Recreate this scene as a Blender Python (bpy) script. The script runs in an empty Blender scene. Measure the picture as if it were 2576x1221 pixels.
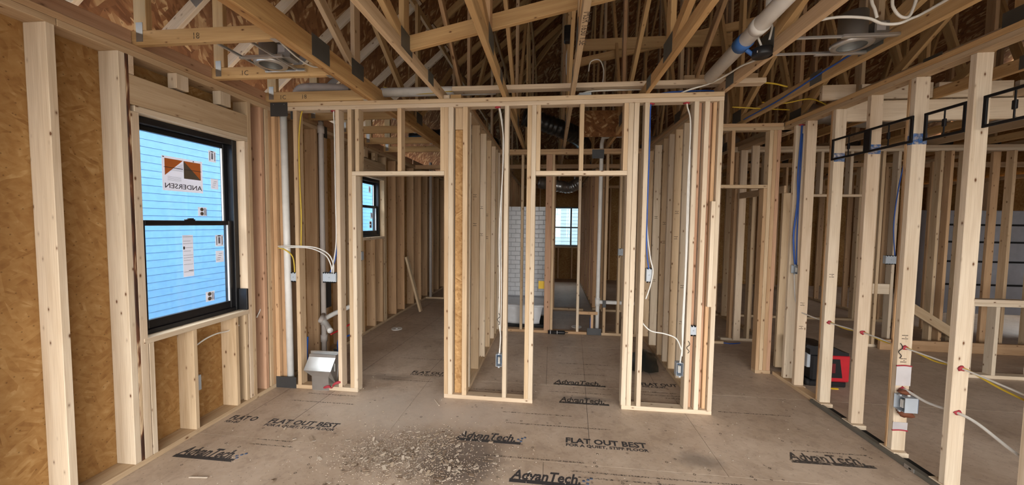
import bpy, bmesh, math, random
from mathutils import Vector, Matrix
random.seed(7)
S = bpy.context.scene
COL = S.collection

# ------------------------------------------------------------------ camera, world, exposure
def camera():
    f, yaw, pit, rol, h = 919.44, 0.1081, 0.0530, 0.0119, 1.6547
    fw = Vector((-math.sin(yaw), math.cos(yaw), 0)); rt = Vector((math.cos(yaw), math.sin(yaw), 0)); up = Vector((0, 0, 1))
    fw2 = fw*math.cos(pit) - up*math.sin(pit); up2 = up*math.cos(pit) + fw*math.sin(pit)
    r3 = rt*math.cos(rol) + up2*math.sin(rol); u3 = up2*math.cos(rol) - rt*math.sin(rol)
    cd = bpy.data.cameras.new('camera'); cd.sensor_fit = 'HORIZONTAL'; cd.sensor_width = 36
    cd.lens = 36*f/2576; cd.clip_start = .02; cd.clip_end = 200
    co = bpy.data.objects.new('camera', cd); COL.objects.link(co)
    m = Matrix((r3, u3, -fw2)).transposed().to_4x4(); m.translation = Vector((0, 0, h)); co.matrix_world = m
    S.camera = co
camera()
SKY = 8.0; YN = -1.7; YK = 11.0                            # inner lines of the walls behind the camera and far away
w = bpy.data.worlds.new('sky'); S.world = w; w.use_nodes = True
bg = w.node_tree.nodes['Background']; bg.inputs[0].default_value = (1.0, .975, .93, 1); bg.inputs[1].default_value = SKY
S.view_settings.view_transform = 'Standard'; S.view_settings.look = 'None'
S.view_settings.exposure = 0.36; S.view_settings.gamma = 1; S.view_settings.use_curve_mapping = False
S.cycles.max_bounces = 6; S.cycles.diffuse_bounces = 3; S.cycles.glossy_bounces = 3; S.cycles.transmission_bounces = 2; S.cycles.transparent_max_bounces = 12
S.cycles.sample_clamp_indirect = 6; S.cycles.adaptive_threshold = .03

def portal(loc, rot, sx, sy):
    l = bpy.data.lights.new('daylight_portal', 'AREA'); l.shape = 'RECTANGLE'; l.size = sx; l.size_y = sy; l.cycles.is_portal = True
    o = bpy.data.objects.new('daylight_portal', l); COL.objects.link(o); o.location = loc; o.rotation_euler = rot
# openings in the wall behind the camera, eave gap at the left, far windows, right side windows
BACK_OPEN = [(-2.5, .6, .02, 2.6), (.8, 3.9, .02, 2.6), (4.3, 5.6, .8, 2.45)]
for a, b, z0, z1 in BACK_OPEN:
    portal(((a+b)/2, YN-.12, (z0+z1)/2), (math.radians(90), 0, 0), b-a, z1-z0)
portal((-2.95, 4.0, 3.2), (0, math.radians(-90), 0), .5, 13)
portal((.41, 11.12, 1.56), (math.radians(-90), 0, 0), .86, 1.2)

# ------------------------------------------------------------------ materials
MATS = {}
def newmat(name):
    m = bpy.data.materials.new(name); m.use_nodes = True; MATS[name] = m
    nt = m.node_tree; b = nt.nodes['Principled BSDF']
    return m, nt, b
def N(nt, t, **k):
    n = nt.nodes.new(t)
    for a, v in k.items():
        if a == 'ins':
            for i, x in v.items(): n.inputs[i].default_value = x
        else: setattr(n, a, v)
    return n
def L(nt, a, b): nt.links.new(a, b)
def ramp(nt, fac, stops):
    r = N(nt, 'ShaderNodeValToRGB'); e = r.color_ramp.elements
    while len(e) < len(stops): e.new(.5)
    for el, (p, c) in zip(e, stops): el.position = p; el.color = c if len(c) == 4 else (*c, 1)
    L(nt, fac, r.inputs[0]); return r.outputs[0]
def mixc(nt, fac, a, b, mode='MIX'):
    m = N(nt, 'ShaderNodeMix', data_type='RGBA', blend_type=mode)
    for i, v in ((0, fac), (6, a), (7, b)):
        if isinstance(v, bpy.types.NodeSocket): L(nt, v, m.inputs[i])
        else: m.inputs[i].default_value = v if i == 0 else ((*v, 1) if len(v) == 3 else v)
    return m.outputs[2]
def coords(nt, scale, rot=(0, 0, 0), rnd=True):
    tc = N(nt, 'ShaderNodeTexCoord'); src = tc.outputs['Object']
    if rnd:
        oi = N(nt, 'ShaderNodeObjectInfo'); mu = N(nt, 'ShaderNodeVectorMath', operation='SCALE', ins={0: (37.1, 21.7, 53.3)})
        L(nt, oi.outputs['Random'], mu.inputs['Scale']); ad = N(nt, 'ShaderNodeVectorMath', operation='ADD')
        L(nt, src, ad.inputs[0]); L(nt, mu.outputs[0], ad.inputs[1]); src = ad.outputs[0]
    mp = N(nt, 'ShaderNodeMapping', ins={'Scale': scale, 'Rotation': rot}); L(nt, src, mp.inputs[0])
    return mp.outputs[0]
def noise(nt, vec, scale=1, detail=3, rough=.5, dist=0):
    n = N(nt, 'ShaderNodeTexNoise', ins={'Scale': scale, 'Detail': detail, 'Roughness': rough, 'Distortion': dist}); L(nt, vec, n.inputs['Vector']); return n.outputs[0]

def wood(name, dark, light, knots=.105, pink=.35, var=.16):
    m, nt, b = newmat(name)
    g = noise(nt, coords(nt, (.9, 13, 13)), 1, 3, .55, .8)
    base = ramp(nt, g, [(.3, dark), (.62, light)])
    fine = noise(nt, coords(nt, (5, 170, 170)), 1, 2)
    base = mixc(nt, .22, base, ramp(nt, fine, [(.35, (.55, .45, .35)), (.6, (1, 1, 1))]), 'MULTIPLY')
    oi = N(nt, 'ShaderNodeObjectInfo')
    pk = ramp(nt, oi.outputs['Random'], [(.55, (1, 1, 1)), (1, (.95, .80, .70))])
    base = mixc(nt, pink, base, pk, 'MULTIPLY')
    wn = N(nt, 'ShaderNodeTexWhiteNoise', noise_dimensions='1D'); L(nt, oi.outputs['Random'], wn.inputs['W'])
    mr = N(nt, 'ShaderNodeMapRange', ins={3: 1-var, 4: 1+var*.3}); L(nt, wn.outputs[0], mr.inputs[0])
    base = mixc(nt, 1, base, mr.outputs[0], 'MULTIPLY')
    v = N(nt, 'ShaderNodeTexVoronoi', ins={'Scale': 1.0}); L(nt, coords(nt, (8, 16, 16)), v.inputs['Vector'])
    kf = ramp(nt, v.outputs['Distance'], [(knots*.55, (1, 1, 1)), (knots, (.25, .25, .25)), (knots*1.7, (0, 0, 0))])
    base = mixc(nt, kf, base, (.13, .055, .022))
    L(nt, base, b.inputs['Base Color']); b.inputs['Roughness'].default_value = .72; b.inputs['Specular IOR Level'].default_value = .25
    return m
wood('lumber', (.50, .355, .215), (.64, .485, .32), knots=.118)
wood('lumber_pale', (.60, .475, .340), (.72, .605, .465), knots=.108)
wood('lumber_warm', (.46, .285, .155), (.60, .40, .235))
wood('lumber_red', (.46, .265, .165), (.58, .36, .235), knots=.13)
wood('lumber_truss', (.47, .29, .13), (.62, .42, .21), knots=.09)
wood('lumber_girder', (.36, .19, .07), (.60, .38, .17), knots=.12)
wood('lumber_bark', (.10, .045, .02), (.58, .37, .20), knots=.2)
def bark():
    m, nt, b = newmat('bark_edge'); n = noise(nt, coords(nt, (2.6, 14, 14)), 1, 3, .6, .6)
    L(nt, ramp(nt, n, [(.40, (.045, .016, .008)), (.50, (.16, .06, .025)), (.56, (.55, .40, .25))]), b.inputs['Base Color']); b.inputs['Roughness'].default_value = .7
bark()

def osb(name, cols, sc=1.0, rough=.8, spec=.2, flat=False, soft=.5):
    m, nt, b = newmat(name); geo = N(nt, 'ShaderNodeNewGeometry'); pos = geo.outputs['Position']
    if not flat:                                                   # upright and sloping panels: u runs along the wall, v is height
        sx = N(nt, 'ShaderNodeSeparateXYZ'); L(nt, pos, sx.inputs[0]); ad = N(nt, 'ShaderNodeMath', operation='ADD'); L(nt, sx.outputs[0], ad.inputs[0]); L(nt, sx.outputs[1], ad.inputs[1])
        cb = N(nt, 'ShaderNodeCombineXYZ'); L(nt, ad.outputs[0], cb.inputs[0]); L(nt, sx.outputs[2], cb.inputs[1]); pos = cb.outputs[0]
    def layer(ang, s):
        mp = N(nt, 'ShaderNodeMapping', vector_type='TEXTURE', ins={'Rotation': (0, 0, ang), 'Scale': (1/(s[0]*sc), 1/(s[1]*sc), 1)}); L(nt, pos, mp.inputs[0])
        v = N(nt, 'ShaderNodeTexVoronoi', voronoi_dimensions='2D', ins={'Scale': 1.0}); L(nt, mp.outputs[0], v.inputs['Vector'])
        sp = N(nt, 'ShaderNodeSeparateColor'); L(nt, v.outputs['Color'], sp.inputs[0]); return sp.outputs[0]
    a = layer(.55, (7, 34)); c = layer(1.9, (7, 30)); e = layer(2.6, (8, 40))
    k1 = noise(nt, pos, 6.5*sc, 2); k2 = noise(nt, pos, 8.7*sc, 2)
    f1 = ramp(nt, k1, [(.44, (0, 0, 0)), (.56, (1, 1, 1))]); f2 = ramp(nt, k2, [(.47, (0, 0, 0)), (.59, (1, 1, 1))])
    val = mixc(nt, f1, a, c); val = mixc(nt, f2, val, e); val = mixc(nt, soft, val, noise(nt, pos, 16*sc, 3))
    base = ramp(nt, val, [(.12, cols[0]), (.40, cols[1]), (.65, cols[2]), (.92, cols[3])])
    big = noise(nt, pos, 1.7, 3)
    base = mixc(nt, .55, base, ramp(nt, big, [(.35, (.66, .60, .55)), (.62, (1, 1, 1))]), 'MULTIPLY')
    sv = N(nt, 'ShaderNodeTexVoronoi', voronoi_dimensions='2D', ins={'Scale': 9.5*sc}); L(nt, pos, sv.inputs['Vector'])
    base = mixc(nt, ramp(nt, sv.outputs['Distance'], [(.02, (.6, .6, .6)), (.07, (0, 0, 0))]), base, tuple(x*.3 for x in cols[0]))
    L(nt, base, b.inputs['Base Color']); b.inputs['Roughness'].default_value = rough; b.inputs['Specular IOR Level'].default_value = spec
    return m, nt, b, base
osb('osb_wall', [(.22, .105, .032), (.33, .175, .060), (.39, .225, .085), (.54, .36, .17)], 1.45, soft=.6)
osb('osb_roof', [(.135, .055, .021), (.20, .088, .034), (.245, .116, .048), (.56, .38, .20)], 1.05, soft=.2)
osb('osb_stud', [(.25, .12, .04), (.42, .24, .10), (.50, .30, .13), (.60, .40, .20)], 1.8)
def floor_mat():
    m, nt, b, base = osb('subfloor', [(.50, .39, .295), (.555, .445, .345), (.585, .475, .375), (.635, .53, .43)], 1.5, .5, .35, True, .6)
    geo = N(nt, 'ShaderNodeNewGeometry')
    n1 = noise(nt, geo.outputs['Position'], 1.1, 4, .6); n2 = noise(nt, geo.outputs['Position'], 9, 4, .65)
    base = mixc(nt, .4, base, ramp(nt, n1, [(.36, (.72, .68, .66)), (.6, (1.05, 1.05, 1.08))]), 'MULTIPLY')
    base = mixc(nt, .3, base, ramp(nt, n2, [(.38, (.55, .5, .48)), (.5, (1, 1, 1))]), 'MULTIPLY')
    def blot(cx, cy, sx, sy, col, amt, ang=0):
        nonlocal base
        mp = N(nt, 'ShaderNodeMapping', vector_type='TEXTURE', ins={'Location': (cx, cy, 0), 'Scale': (sx, sy, 1), 'Rotation': (0, 0, ang)})
        L(nt, geo.outputs['Position'], mp.inputs[0])
        ln = N(nt, 'ShaderNodeVectorMath', operation='LENGTH'); L(nt, mp.outputs[0], ln.inputs[0])
        nz = noise(nt, geo.outputs['Position'], 5.5, 4, .6)
        ad = N(nt, 'ShaderNodeMath', operation='MULTIPLY_ADD', ins={1: .9, 2: -.45}); L(nt, nz, ad.inputs[0])
        s = N(nt, 'ShaderNodeMath', operation='ADD'); L(nt, ln.outputs['Value'], s.inputs[0]); L(nt, ad.outputs[0], s.inputs[1])
        f = ramp(nt, s.outputs[0], [(.35, (amt,)*3), (1, (0, 0, 0))]); base = mixc(nt, f, base, col)
    blot(-.62, 2.42, .42, .42, (.105, .085, .078), .8)          # trodden dirt beside the sawdust
    blot(-1.05, 2.50, .55, .36, (.36, .30, .255), .5)          # pale dust
    blot(-1.3, 3.0, 1.0, .45, (.60, .53, .46), .55); blot(-.6, 3.05, .7, .3, (.56, .48, .42), .4)
    blot(1.05, 2.62, .20, .12, (.12, .10, .088), .6)
    blot(.35, 3.44, .30, .07, (.12, .10, .09), .6)
    blot(-1.7, 3.65, .35, .10, (.13, .10, .085), .5)
    L(nt, base, b.inputs['Base Color'])
floor_mat()
def plain(name, col, rough=.5, metal=0, spec=.4, emit=None):
    m, nt, b = newmat(name); b.inputs['Base Color'].default_value = (*col, 1); b.inputs['Roughness'].default_value = rough
    b.inputs['Metallic'].default_value = metal; b.inputs['Specular IOR Level'].default_value = spec
    n = noise(nt, coords(nt, (14, 14, 14)), 1, 1)
    L(nt, mixc(nt, .22, (*col, 1), ramp(nt, n, [(.3, (.6, .6, .6)), (.65, (1, 1, 1))]), 'MULTIPLY'), b.inputs['Base Color'])
    return m
plain('black_frame', (.008, .008, .010), .35); plain('black_plastic', (.012, .012, .014), .4); plain('black_rubber', (.015, .015, .016), .7)
plain('pvc', (.74, .73, .71), .4); plain('pvc_dusty', (.50, .45, .42), .55); plain('nail_plate', (.075, .075, .078), .45, .5)
plain('galvanised', (.62, .64, .66), .32, .9); plain('galvanised_dull', (.36, .36, .35), .5, .8); plain('gusset', (.16, .16, .15), .55, .6)
plain('box_grey', (.42, .46, .51), .5); plain('box_blue', (.06, .10, .17), .5); plain('cable_white', (.72, .70, .66), .45)
plain('cable_yellow', (.62, .43, .04), .45); plain('cable_blue', (.03, .10, .40), .45); plain('cable_black', (.012, .012, .012), .5)
plain('firestop_red', (.36, .035, .05), .6); plain('firestop_brown', (.17, .055, .025), .7); plain('siding', (.115, .31, .60), .55); plain('siding_far', (.20, .30, .36), .6); plain('tub_grout', (.36, .36, .39), .5); plain('white_trim', (.8, .8, .8), .5)
plain('ink', (.05, .045, .045), .7); plain('ink_orange', (.58, .16, .035), .6); plain('ink_taupe', (.12, .095, .07), .6)
plain('tub_white', (.66, .67, .70), .25); plain('red_plastic', (.50, .02, .03), .35); plain('red_dark', (.13, .008, .012), .5); plain('yellow_paper', (.75, .48, .02), .5)
plain('blue_tape', (.04, .14, .42), .5); plain('foil', (.80, .80, .84), .3, .55); plain('cardboard', (.44, .35, .26), .8)
plain('strip_grey', (.13, .12, .10), .6); plain('void', (.003, .003, .003), .9); plain('chip_pale', (.50, .42, .34), .8); plain('chip_brown', (.26, .19, .135), .8)
plain('pipe_red', (.45, .03, .03), .4); plain('pipe_blue', (.02, .09, .35), .4); plain('bounce_pale', (.72, .70, .66), .9); plain('ground', (.24, .225, .20), .9); plain('tarp_dark', (.02, .025, .024), .35)
plain('shower_grey', (.42, .42, .46), .35); plain('duct_black', (.010, .010, .011), .3); plain('foil_duct', (.45, .46, .47), .3, .85)
def paper():
    m, nt, b = newmat('paper'); b.inputs['Base Color'].default_value = (.80, .78, .78, 1); b.inputs['Roughness'].default_value = .6
    t = N(nt, 'ShaderNodeBsdfTranslucent'); t.inputs[0].default_value = (.80, .76, .78, 1); mx = N(nt, 'ShaderNodeMixShader', ins={0: .5})
    L(nt, b.outputs[0], mx.inputs[1]); L(nt, t.outputs[0], mx.inputs[2]); L(nt, mx.outputs[0], nt.nodes['Material Output'].inputs[0])
paper()
def worn(name, col, lo, hi, sc=22):
    m, nt, b = newmat(name); b.inputs['Base Color'].default_value = (*col, 1); b.inputs['Roughness'].default_value = .7
    geo = N(nt, 'ShaderNodeNewGeometry'); n = noise(nt, geo.outputs['Position'], sc, 5, .65)
    L(nt, ramp(nt, n, [(lo, (.05,)*3), (hi, (.92,)*3)]), b.inputs['Alpha'])
worn('print_dark', (.045, .042, .045), .24, .40); worn('print_faded', (.07, .06, .055), .36, .54); worn('print_line', (.08, .065, .055), .50, .64, 75)
worn('spray_blue', (.05, .16, .42), .35, .7, 30); worn('stamp', (.10, .07, .05), .38, .55, 90); worn('print_blue', (.10, .15, .26), .35, .55)
def glass():
    m, nt, b = newmat('glass'); nt.nodes.remove(b)
    t = N(nt, 'ShaderNodeBsdfTransparent'); t.inputs[0].default_value = (.93, .96, .98, 1); g = N(nt, 'ShaderNodeBsdfGlossy'); g.inputs[1].default_value = .02
    mx = N(nt, 'ShaderNodeMixShader', ins={0: .035}); L(nt, t.outputs[0], mx.inputs[1]); L(nt, g.outputs[0], mx.inputs[2])
    L(nt, mx.outputs[0], nt.nodes['Material Output'].inputs[0])
glass()

# ------------------------------------------------------------------ helpers
def wmat(o):
    m = Matrix.Translation(o.location) @ (o.rotation_quaternion.to_matrix().to_4x4() if o.rotation_mode == 'QUATERNION' else Matrix.Identity(4))
    return wmat(o.parent) @ m if o.parent else m
def link(name, me, loc=(0, 0, 0), rot=None, parent=None, mat=None):
    o = bpy.data.objects.new(name, me); COL.objects.link(o)
    if mat and me is not None and not me.materials: me.materials.append(MATS[mat])
    o.rotation_mode = 'QUATERNION'
    m = Matrix.Translation(loc) @ (rot.to_matrix().to_4x4() if rot is not None else Matrix.Identity(4))
    if parent: o.parent = parent; m = wmat(parent).inverted() @ m
    o.location = m.translation; o.rotation_quaternion = m.to_quaternion()
    return o
def tag(o, label, cat=None, group=None, kind=None):
    o['label'] = label
    if cat: o['category'] = cat
    if group: o['group'] = group
    if kind: o['kind'] = kind
    return o
def empty(name, loc, label, cat, group=None, kind=None):
    o = bpy.data.objects.new(name, None); COL.objects.link(o); o.location = loc; o.empty_display_size = .1
    return tag(o, label, cat, group, kind)
CACHE = {}
def boxmesh(l, a, b, mat, bev=.0025):
    k = (round(l, 4), round(a, 4), round(b, 4), mat, bev)
    if k in CACHE: return CACHE[k]
    bm = bmesh.new(); bmesh.ops.create_cube(bm, size=1); bmesh.ops.scale(bm, vec=(l, a, b), verts=bm.verts)
    bv = min(bev, .3*min(l, a, b))
    if bv > 0: bmesh.ops.bevel(bm, geom=list(bm.edges), offset=bv, segments=1, affect='EDGES')
    me = bpy.data.meshes.new('board'); bm.to_mesh(me); bm.free(); me.materials.append(MATS[mat]); CACHE[k] = me
    return me
def beam(name, p0, p1, a, b, mat, parent=None, ref=(0, 0, 1), bev=.0025):
    """board from p0 to p1 (centre line); b is its size along ref, a across."""
    p0, p1 = Vector(p0), Vector(p1); x = (p1-p0); l = x.length; x.normalize()
    r = Vector(ref); y = r.cross(x).normalized(); z = x.cross(y)
    q = Matrix((x, y, z)).transposed().to_quaternion()
    return link(name, boxmesh(l, a, b, mat, bev), (p0+p1)/2, q, parent)
QX = Matrix(((1, 0, 0), (0, 1, 0), (0, 0, 1))).to_quaternion()
def bar(name, x0, x1, y0, y1, z0, z1, mat='lumber', parent=None, bev=.0025):
    d = (x1-x0, y1-y0, z1-z0); c = ((x0+x1)/2, (y0+y1)/2, (z0+z1)/2); i = d.index(max(d))
    if i == 0: return link(name, boxmesh(d[0], d[1], d[2], mat, bev), c, Matrix.Identity(3).to_quaternion(), parent)
    if i == 1: return link(name, boxmesh(d[1], d[2], d[0], mat, bev), c, Matrix(((0, 0, 1), (1, 0, 0), (0, 1, 0))).to_quaternion(), parent)
    return link(name, boxmesh(d[2], d[0], d[1], mat, bev), c, Matrix(((0, 1, 0), (0, 0, 1), (1, 0, 0))).to_quaternion(), parent)
def bmobj(name, bm, mat, parent=None, loc=(0, 0, 0), smooth=False, mats=None):
    me = bpy.data.meshes.new(name); bmesh.ops.recalc_face_normals(bm, faces=bm.faces); bm.to_mesh(me); bm.free()
    for m in (mats or [mat]): me.materials.append(MATS[m])
    if smooth:
        for p in me.polygons: p.use_smooth = True
    return link(name, me, loc, None, parent)
def smoothpts(pts, n=8):
    P = [Vector(p) for p in pts]
    if len(P) < 3: return P
    out = []
    for i in range(len(P)-1):
        a = P[max(i-1, 0)]; b = P[i]; c = P[i+1]; d = P[min(i+2, len(P)-1)]
        for k in range(n):
            t = k/n; out.append(.5*((2*b)+(c-a)*t+(2*a-5*b+4*c-d)*t*t+(3*b-a-3*c+d)*t**3))
    out.append(P[-1]); return out
def tube(name, pts, r, mat, parent=None, seg=6, smooth=True, n=8, flat=1.0):
    P = smoothpts(pts, n) if smooth else [Vector(p) for p in pts]
    o0 = P[0].copy(); bm = bmesh.new(); rings = []; up = Vector((.3, .2, 1)).normalized()
    for i, p in enumerate(P):
        t = (P[min(i+1, len(P)-1)]-P[max(i-1, 0)])
        if t.length < 1e-9: t = Vector((0, 0, 1))
        t.normalize(); s = t.cross(up)
        if s.length < .05: s = t.cross(Vector((1, 0, 0)))
        s.normalize(); u = s.cross(t)
        rr = r(i/(len(P)-1)) if callable(r) else r
        rings.append([bm.verts.new(p-o0+s*math.cos(2*math.pi*k/seg)*rr+u*math.sin(2*math.pi*k/seg)*rr*flat) for k in range(seg)])
    for A, B in zip(rings, rings[1:]):
        for k in range(seg): bm.faces.new((A[k], A[(k+1) % seg], B[(k+1) % seg], B[k]))
    bm.faces.new(rings[0]); bm.faces.new(rings[-1][::-1])
    o = bmobj(name, bm, mat, parent, o0, True); return o
def lathe(name, prof, mat, parent=None, loc=(0, 0, 0), seg=24, axis='Z', caps=True):
    bm = bmesh.new(); R = []
    for r, z in prof:
        ring = []
        for k in range(seg):
            a = 2*math.pi*k/seg; v = (r*math.cos(a), r*math.sin(a), z)
            if axis == 'Y': v = (v[0], v[2], v[1])
            if axis == 'X': v = (v[2], v[0], v[1])
            ring.append(bm.verts.new(v))
        R.append(ring)
    for A, B in zip(R, R[1:]):
        for k in range(seg): bm.faces.new((A[k], A[(k+1) % seg], B[(k+1) % seg], B[k]))
    if caps:
        if prof[0][0] > 1e-6: bm.faces.new(R[0])
        if prof[-1][0] > 1e-6: bm.faces.new(R[-1])
    bmesh.ops.remove_doubles(bm, verts=bm.verts, dist=1e-6)
    return bmobj(name, bm, mat, parent, loc, True)
def poly(name, pts, th, mat, parent=None):
    """flat polygon with thickness th extruded along its normal."""
    P = [Vector(p) for p in pts]; c = sum(P, Vector())/len(P); n = (P[1]-P[0]).cross(P[2]-P[0]).normalized()
    bm = bmesh.new(); A = [bm.verts.new(p-c) for p in P]; B = [bm.verts.new(p-c+n*th) for p in P]; k = len(P)
    bm.faces.new(A[::-1]); bm.faces.new(B)
    for i in range(k): bm.faces.new((A[i], A[(i+1) % k], B[(i+1) % k], B[i]))
    return bmobj(name, bm, mat, parent, c)
def text(name, s, size, mat, loc, rot, parent=None, width=None, shear=0, bold=0.0, mirror=False, ext=.0004, align='LEFT'):
    cu = bpy.data.curves.new(name, 'FONT'); cu.body = s; cu.size = size; cu.shear = shear; cu.offset = bold*size; cu.extrude = ext; cu.align_x = align; cu.resolution_u = 2
    t = bpy.data.objects.new('tmp', cu); COL.objects.link(t); bpy.context.view_layer.update()
    me = bpy.data.meshes.new_from_object(t); bpy.data.objects.remove(t)
    xs = [v.co.x for v in me.vertices]; w0 = max(xs)-min(xs); k = width/w0 if width else 1; mn = min(xs) if align == 'LEFT' else 0
    for v in me.vertices: v.co.x = (v.co.x-mn)*k*(-1 if mirror else 1)
    if mirror: me.flip_normals()
    me.materials.clear(); me.materials.append(MATS[mat])
    return link(name, me, loc, Matrix(rot).to_quaternion() if not hasattr(rot, 'w') else rot, parent)
ROT_FLOOR = Matrix.Identity(3)
ROT_FRONT = Matrix(((1, 0, 0), (0, 0, -1), (0, 1, 0)))           # reads facing -Y
ROT_LEFTW = Matrix(((0, 0, 1), (1, 0, 0), (0, 1, 0)))            # on left wall, reads facing +X (text runs +Y)
HW = 2.772; TP = 2.696; T = .038; D = .089

# ------------------------------------------------------------------ ground outside, neighbour
g = bmesh.new(); bmesh.ops.create_grid(g, x_segments=1, y_segments=1, size=40)
tag(bmobj('ground', g, 'ground', None, (0, 0, -.55)), 'pale bare ground outside the house', 'ground', kind='structure')
tag(bar('bounce_ground', -5.6, -2.9, -6, 16, -.56, -.50, 'bounce_pale'), 'added pale bounce strip on the ground between the houses', 'ground', kind='structure')  # unseen pale strip, added to bounce daylight up into the open eave
nb = empty('neighbour_house', (-5.6, 4, -.55), 'neighbouring house wall of pale blue lap siding seen through the windows', 'building')
for k in range(37):
    z = -.5+k*.105
    beam('siding_plank', (-5.60, -6, z+.052), (-5.60, 16, z+.052), .014, .112, 'siding', nb, ref=(-.055, 0, 1), bev=.001)
bar('wall_core', -5.9, -5.63, -6, 16, -.55, 3.4, 'siding', nb)
poly('eave', [(-5.3, -6, 3.38), (-5.3, 16, 3.38), (-8.4, 16, 4.6), (-8.4, -6, 4.6)], .1, 'white_trim', nb)

# ------------------------------------------------------------------ floor
fl = empty('floor', (0, 0, 0), 'brown subfloor panels with worn dark printing and dust', 'floor', kind='structure')
rows = [2.47+1.22*k for k in range(-5, 9)]
for r, y0 in enumerate(rows):
    xs = [-.03+2.44*k+(1.22 if (r % 2) else 0)-2.44*3 for k in range(0, 9)]
    ya, yb = max(y0, YN-.15), min(y0+1.22, 11.1)
    if yb-ya < .1: continue
    for x0 in xs:
        xa, xb = max(x0, -2.85), min(x0+2.44, 9.6)
        if xb-xa < .05: continue
        bar('floor_panel', xa+.0012, xb-.0012, ya+.0012, yb-.0012, -.022, 0, 'subfloor', fl, .0008)
bar('floor_joist_deck', -2.85, 9.6, YN-.15, 11.1, -.3, -.024, 'void', fl, 0)

# ------------------------------------------------------------------ left exterior wall
XL = -2.69; XO = -2.83
wl = empty('wall_left', (XL, 3, 0), 'exterior stud wall at left with golden OSB sheathing between the studs', 'wall', kind='structure')
def lstud(y0, z0=T, z1=TP, mat='lumber', y1=None): return bar('stud', XO, XL, y0, y1 or y0+T, z0, z1, mat, wl)
bar('bottom_plate', XO, XL, YN, 11, 0, T, 'lumber', wl)
bar('top_plate', XO, XL, YN, 1.76, TP, TP+T-.001, 'lumber', wl); bar('top_plate', XO, XL, 1.762, 11, TP, TP+T-.001, 'lumber', wl)
bar('top_plate', XO, XL, YN, 11, TP+T, HW, 'lumber_warm', wl)
for y in (.55, .93, 1.32): lstud(y)
lstud(1.714, mat='lumber_pale')
lstud(2.040, mat='lumber_pale'); lstud(2.0785, mat='bark_edge', y1=2.0985); lstud(2.099, z1=2.346, mat='lumber_pale', y1=2.146)
for y, m in ((2.150, 'lumber_pale'), (2.453, 'lumber'), (2.825, 'lumber'), (2.925, 'lumber')): bar('cripple_stud', XO, XL, y, y+T-.006, T, .815, m, wl)
lstud(2.967, z1=2.346, mat='lumber_pale'); lstud(3.006, mat='lumber')
bar('window_sill', XO, XL+.004, 2.12, 2.966, .815, .853, 'lumber_pale', wl)
bar('header_plate', XO, XL, 2.12, 3.004, 2.347, 2.386, 'lumber_pale', wl)
bar('header', XO+.02, XL-.001, 2.08, 3.004, 2.388, 2.576, 'lumber', wl)
bar('header', XO+.02, XL-.001, 2.965, 3.006, 2.388, 2.576, 'lumber', wl) if 0 else None
bar('cripple_stud', XO, XL, 2.095, 2.128, 2.578, TP, 'lumber_pale', wl)
bar('block', XL-.06, XL+.012, 2.385, 2.475, 2.590, TP, 'lumber_pale', wl); bar('block', XL-.06, XL+.012, 2.735, 2.83, 2.588, TP, 'lumber_pale', wl)
lstud(3.150, mat='lumber_red'); lstud(3.205, mat='lumber'); lstud(3.244, mat='lumber_warm')
for y in (3.43, 3.60, 3.94): lstud(y, mat='lumber_warm')
lstud(4.12, mat='lumber_warm'); lstud(4.45, mat='lumber_warm'); lstud(4.78, mat='lumber')
lstud(4.94, z1=2.346); lstud(5.655, z1=2.346); lstud(5.70)
for y in (4.98, 5.32, 5.58): bar('cripple_stud', XO, XL, y, y+T, T, 1.38, 'lumber_warm', wl)
bar('window_sill', XO, XL+.003, 4.98, 5.655, 1.38, 1.418, 'lumber_pale', wl); bar('header', XO+.02, XL, 4.9, 5.70, 2.35, 2.57, 'lumber', wl)
bar('header_plate', XO, XL, 4.98, 5.655, 2.312, 2.349, 'lumber_pale', wl)
for y in (5.05, 5.35): bar('block', XL-.06, XL, y, y+.09, 2.58, TP, 'lumber', wl)
for y in (6.08, 6.44, 6.90, 7.3, 7.7, 8.1, 8.5, 8.9, 9.3, 9.7, 10.1): lstud(y, mat='lumber_warm')
# sheathing in pieces round the two windows
def sheath(y0, y1, z0, z1): bar('sheathing_panel', XO-.012, XO-.0005, y0, y1, z0, z1, 'osb_wall', wl, .0005)
for a, b in ((YN-.1, -.3), (-.298, .92), (.922, 2.13)): sheath(a, b, -.05, HW)
sheath(2.132, 2.975, -.05, .83); sheath(2.132, 2.975, 2.37, HW); sheath(2.977, 4.19, -.05, HW); sheath(4.192, 4.965, -.05, HW)
sheath(4.967, 5.665, -.05, 1.40); sheath(4.967, 5.665, 2.33, HW); sheath(5.667, 6.88, -.05, HW); sheath(6.882, 8.1, -.05, HW); sheath(8.102, 11.1, -.05, HW)
# bark streaks / gusts of dark sap on the nearest studs
for (y, z, h_, w_) in ((2.079, 1.10, .36, .013), (2.080, 1.62, .22, .010), (2.081, 1.95, .25, .011), (2.079, 2.33, .2, .012)):
    pass

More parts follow.
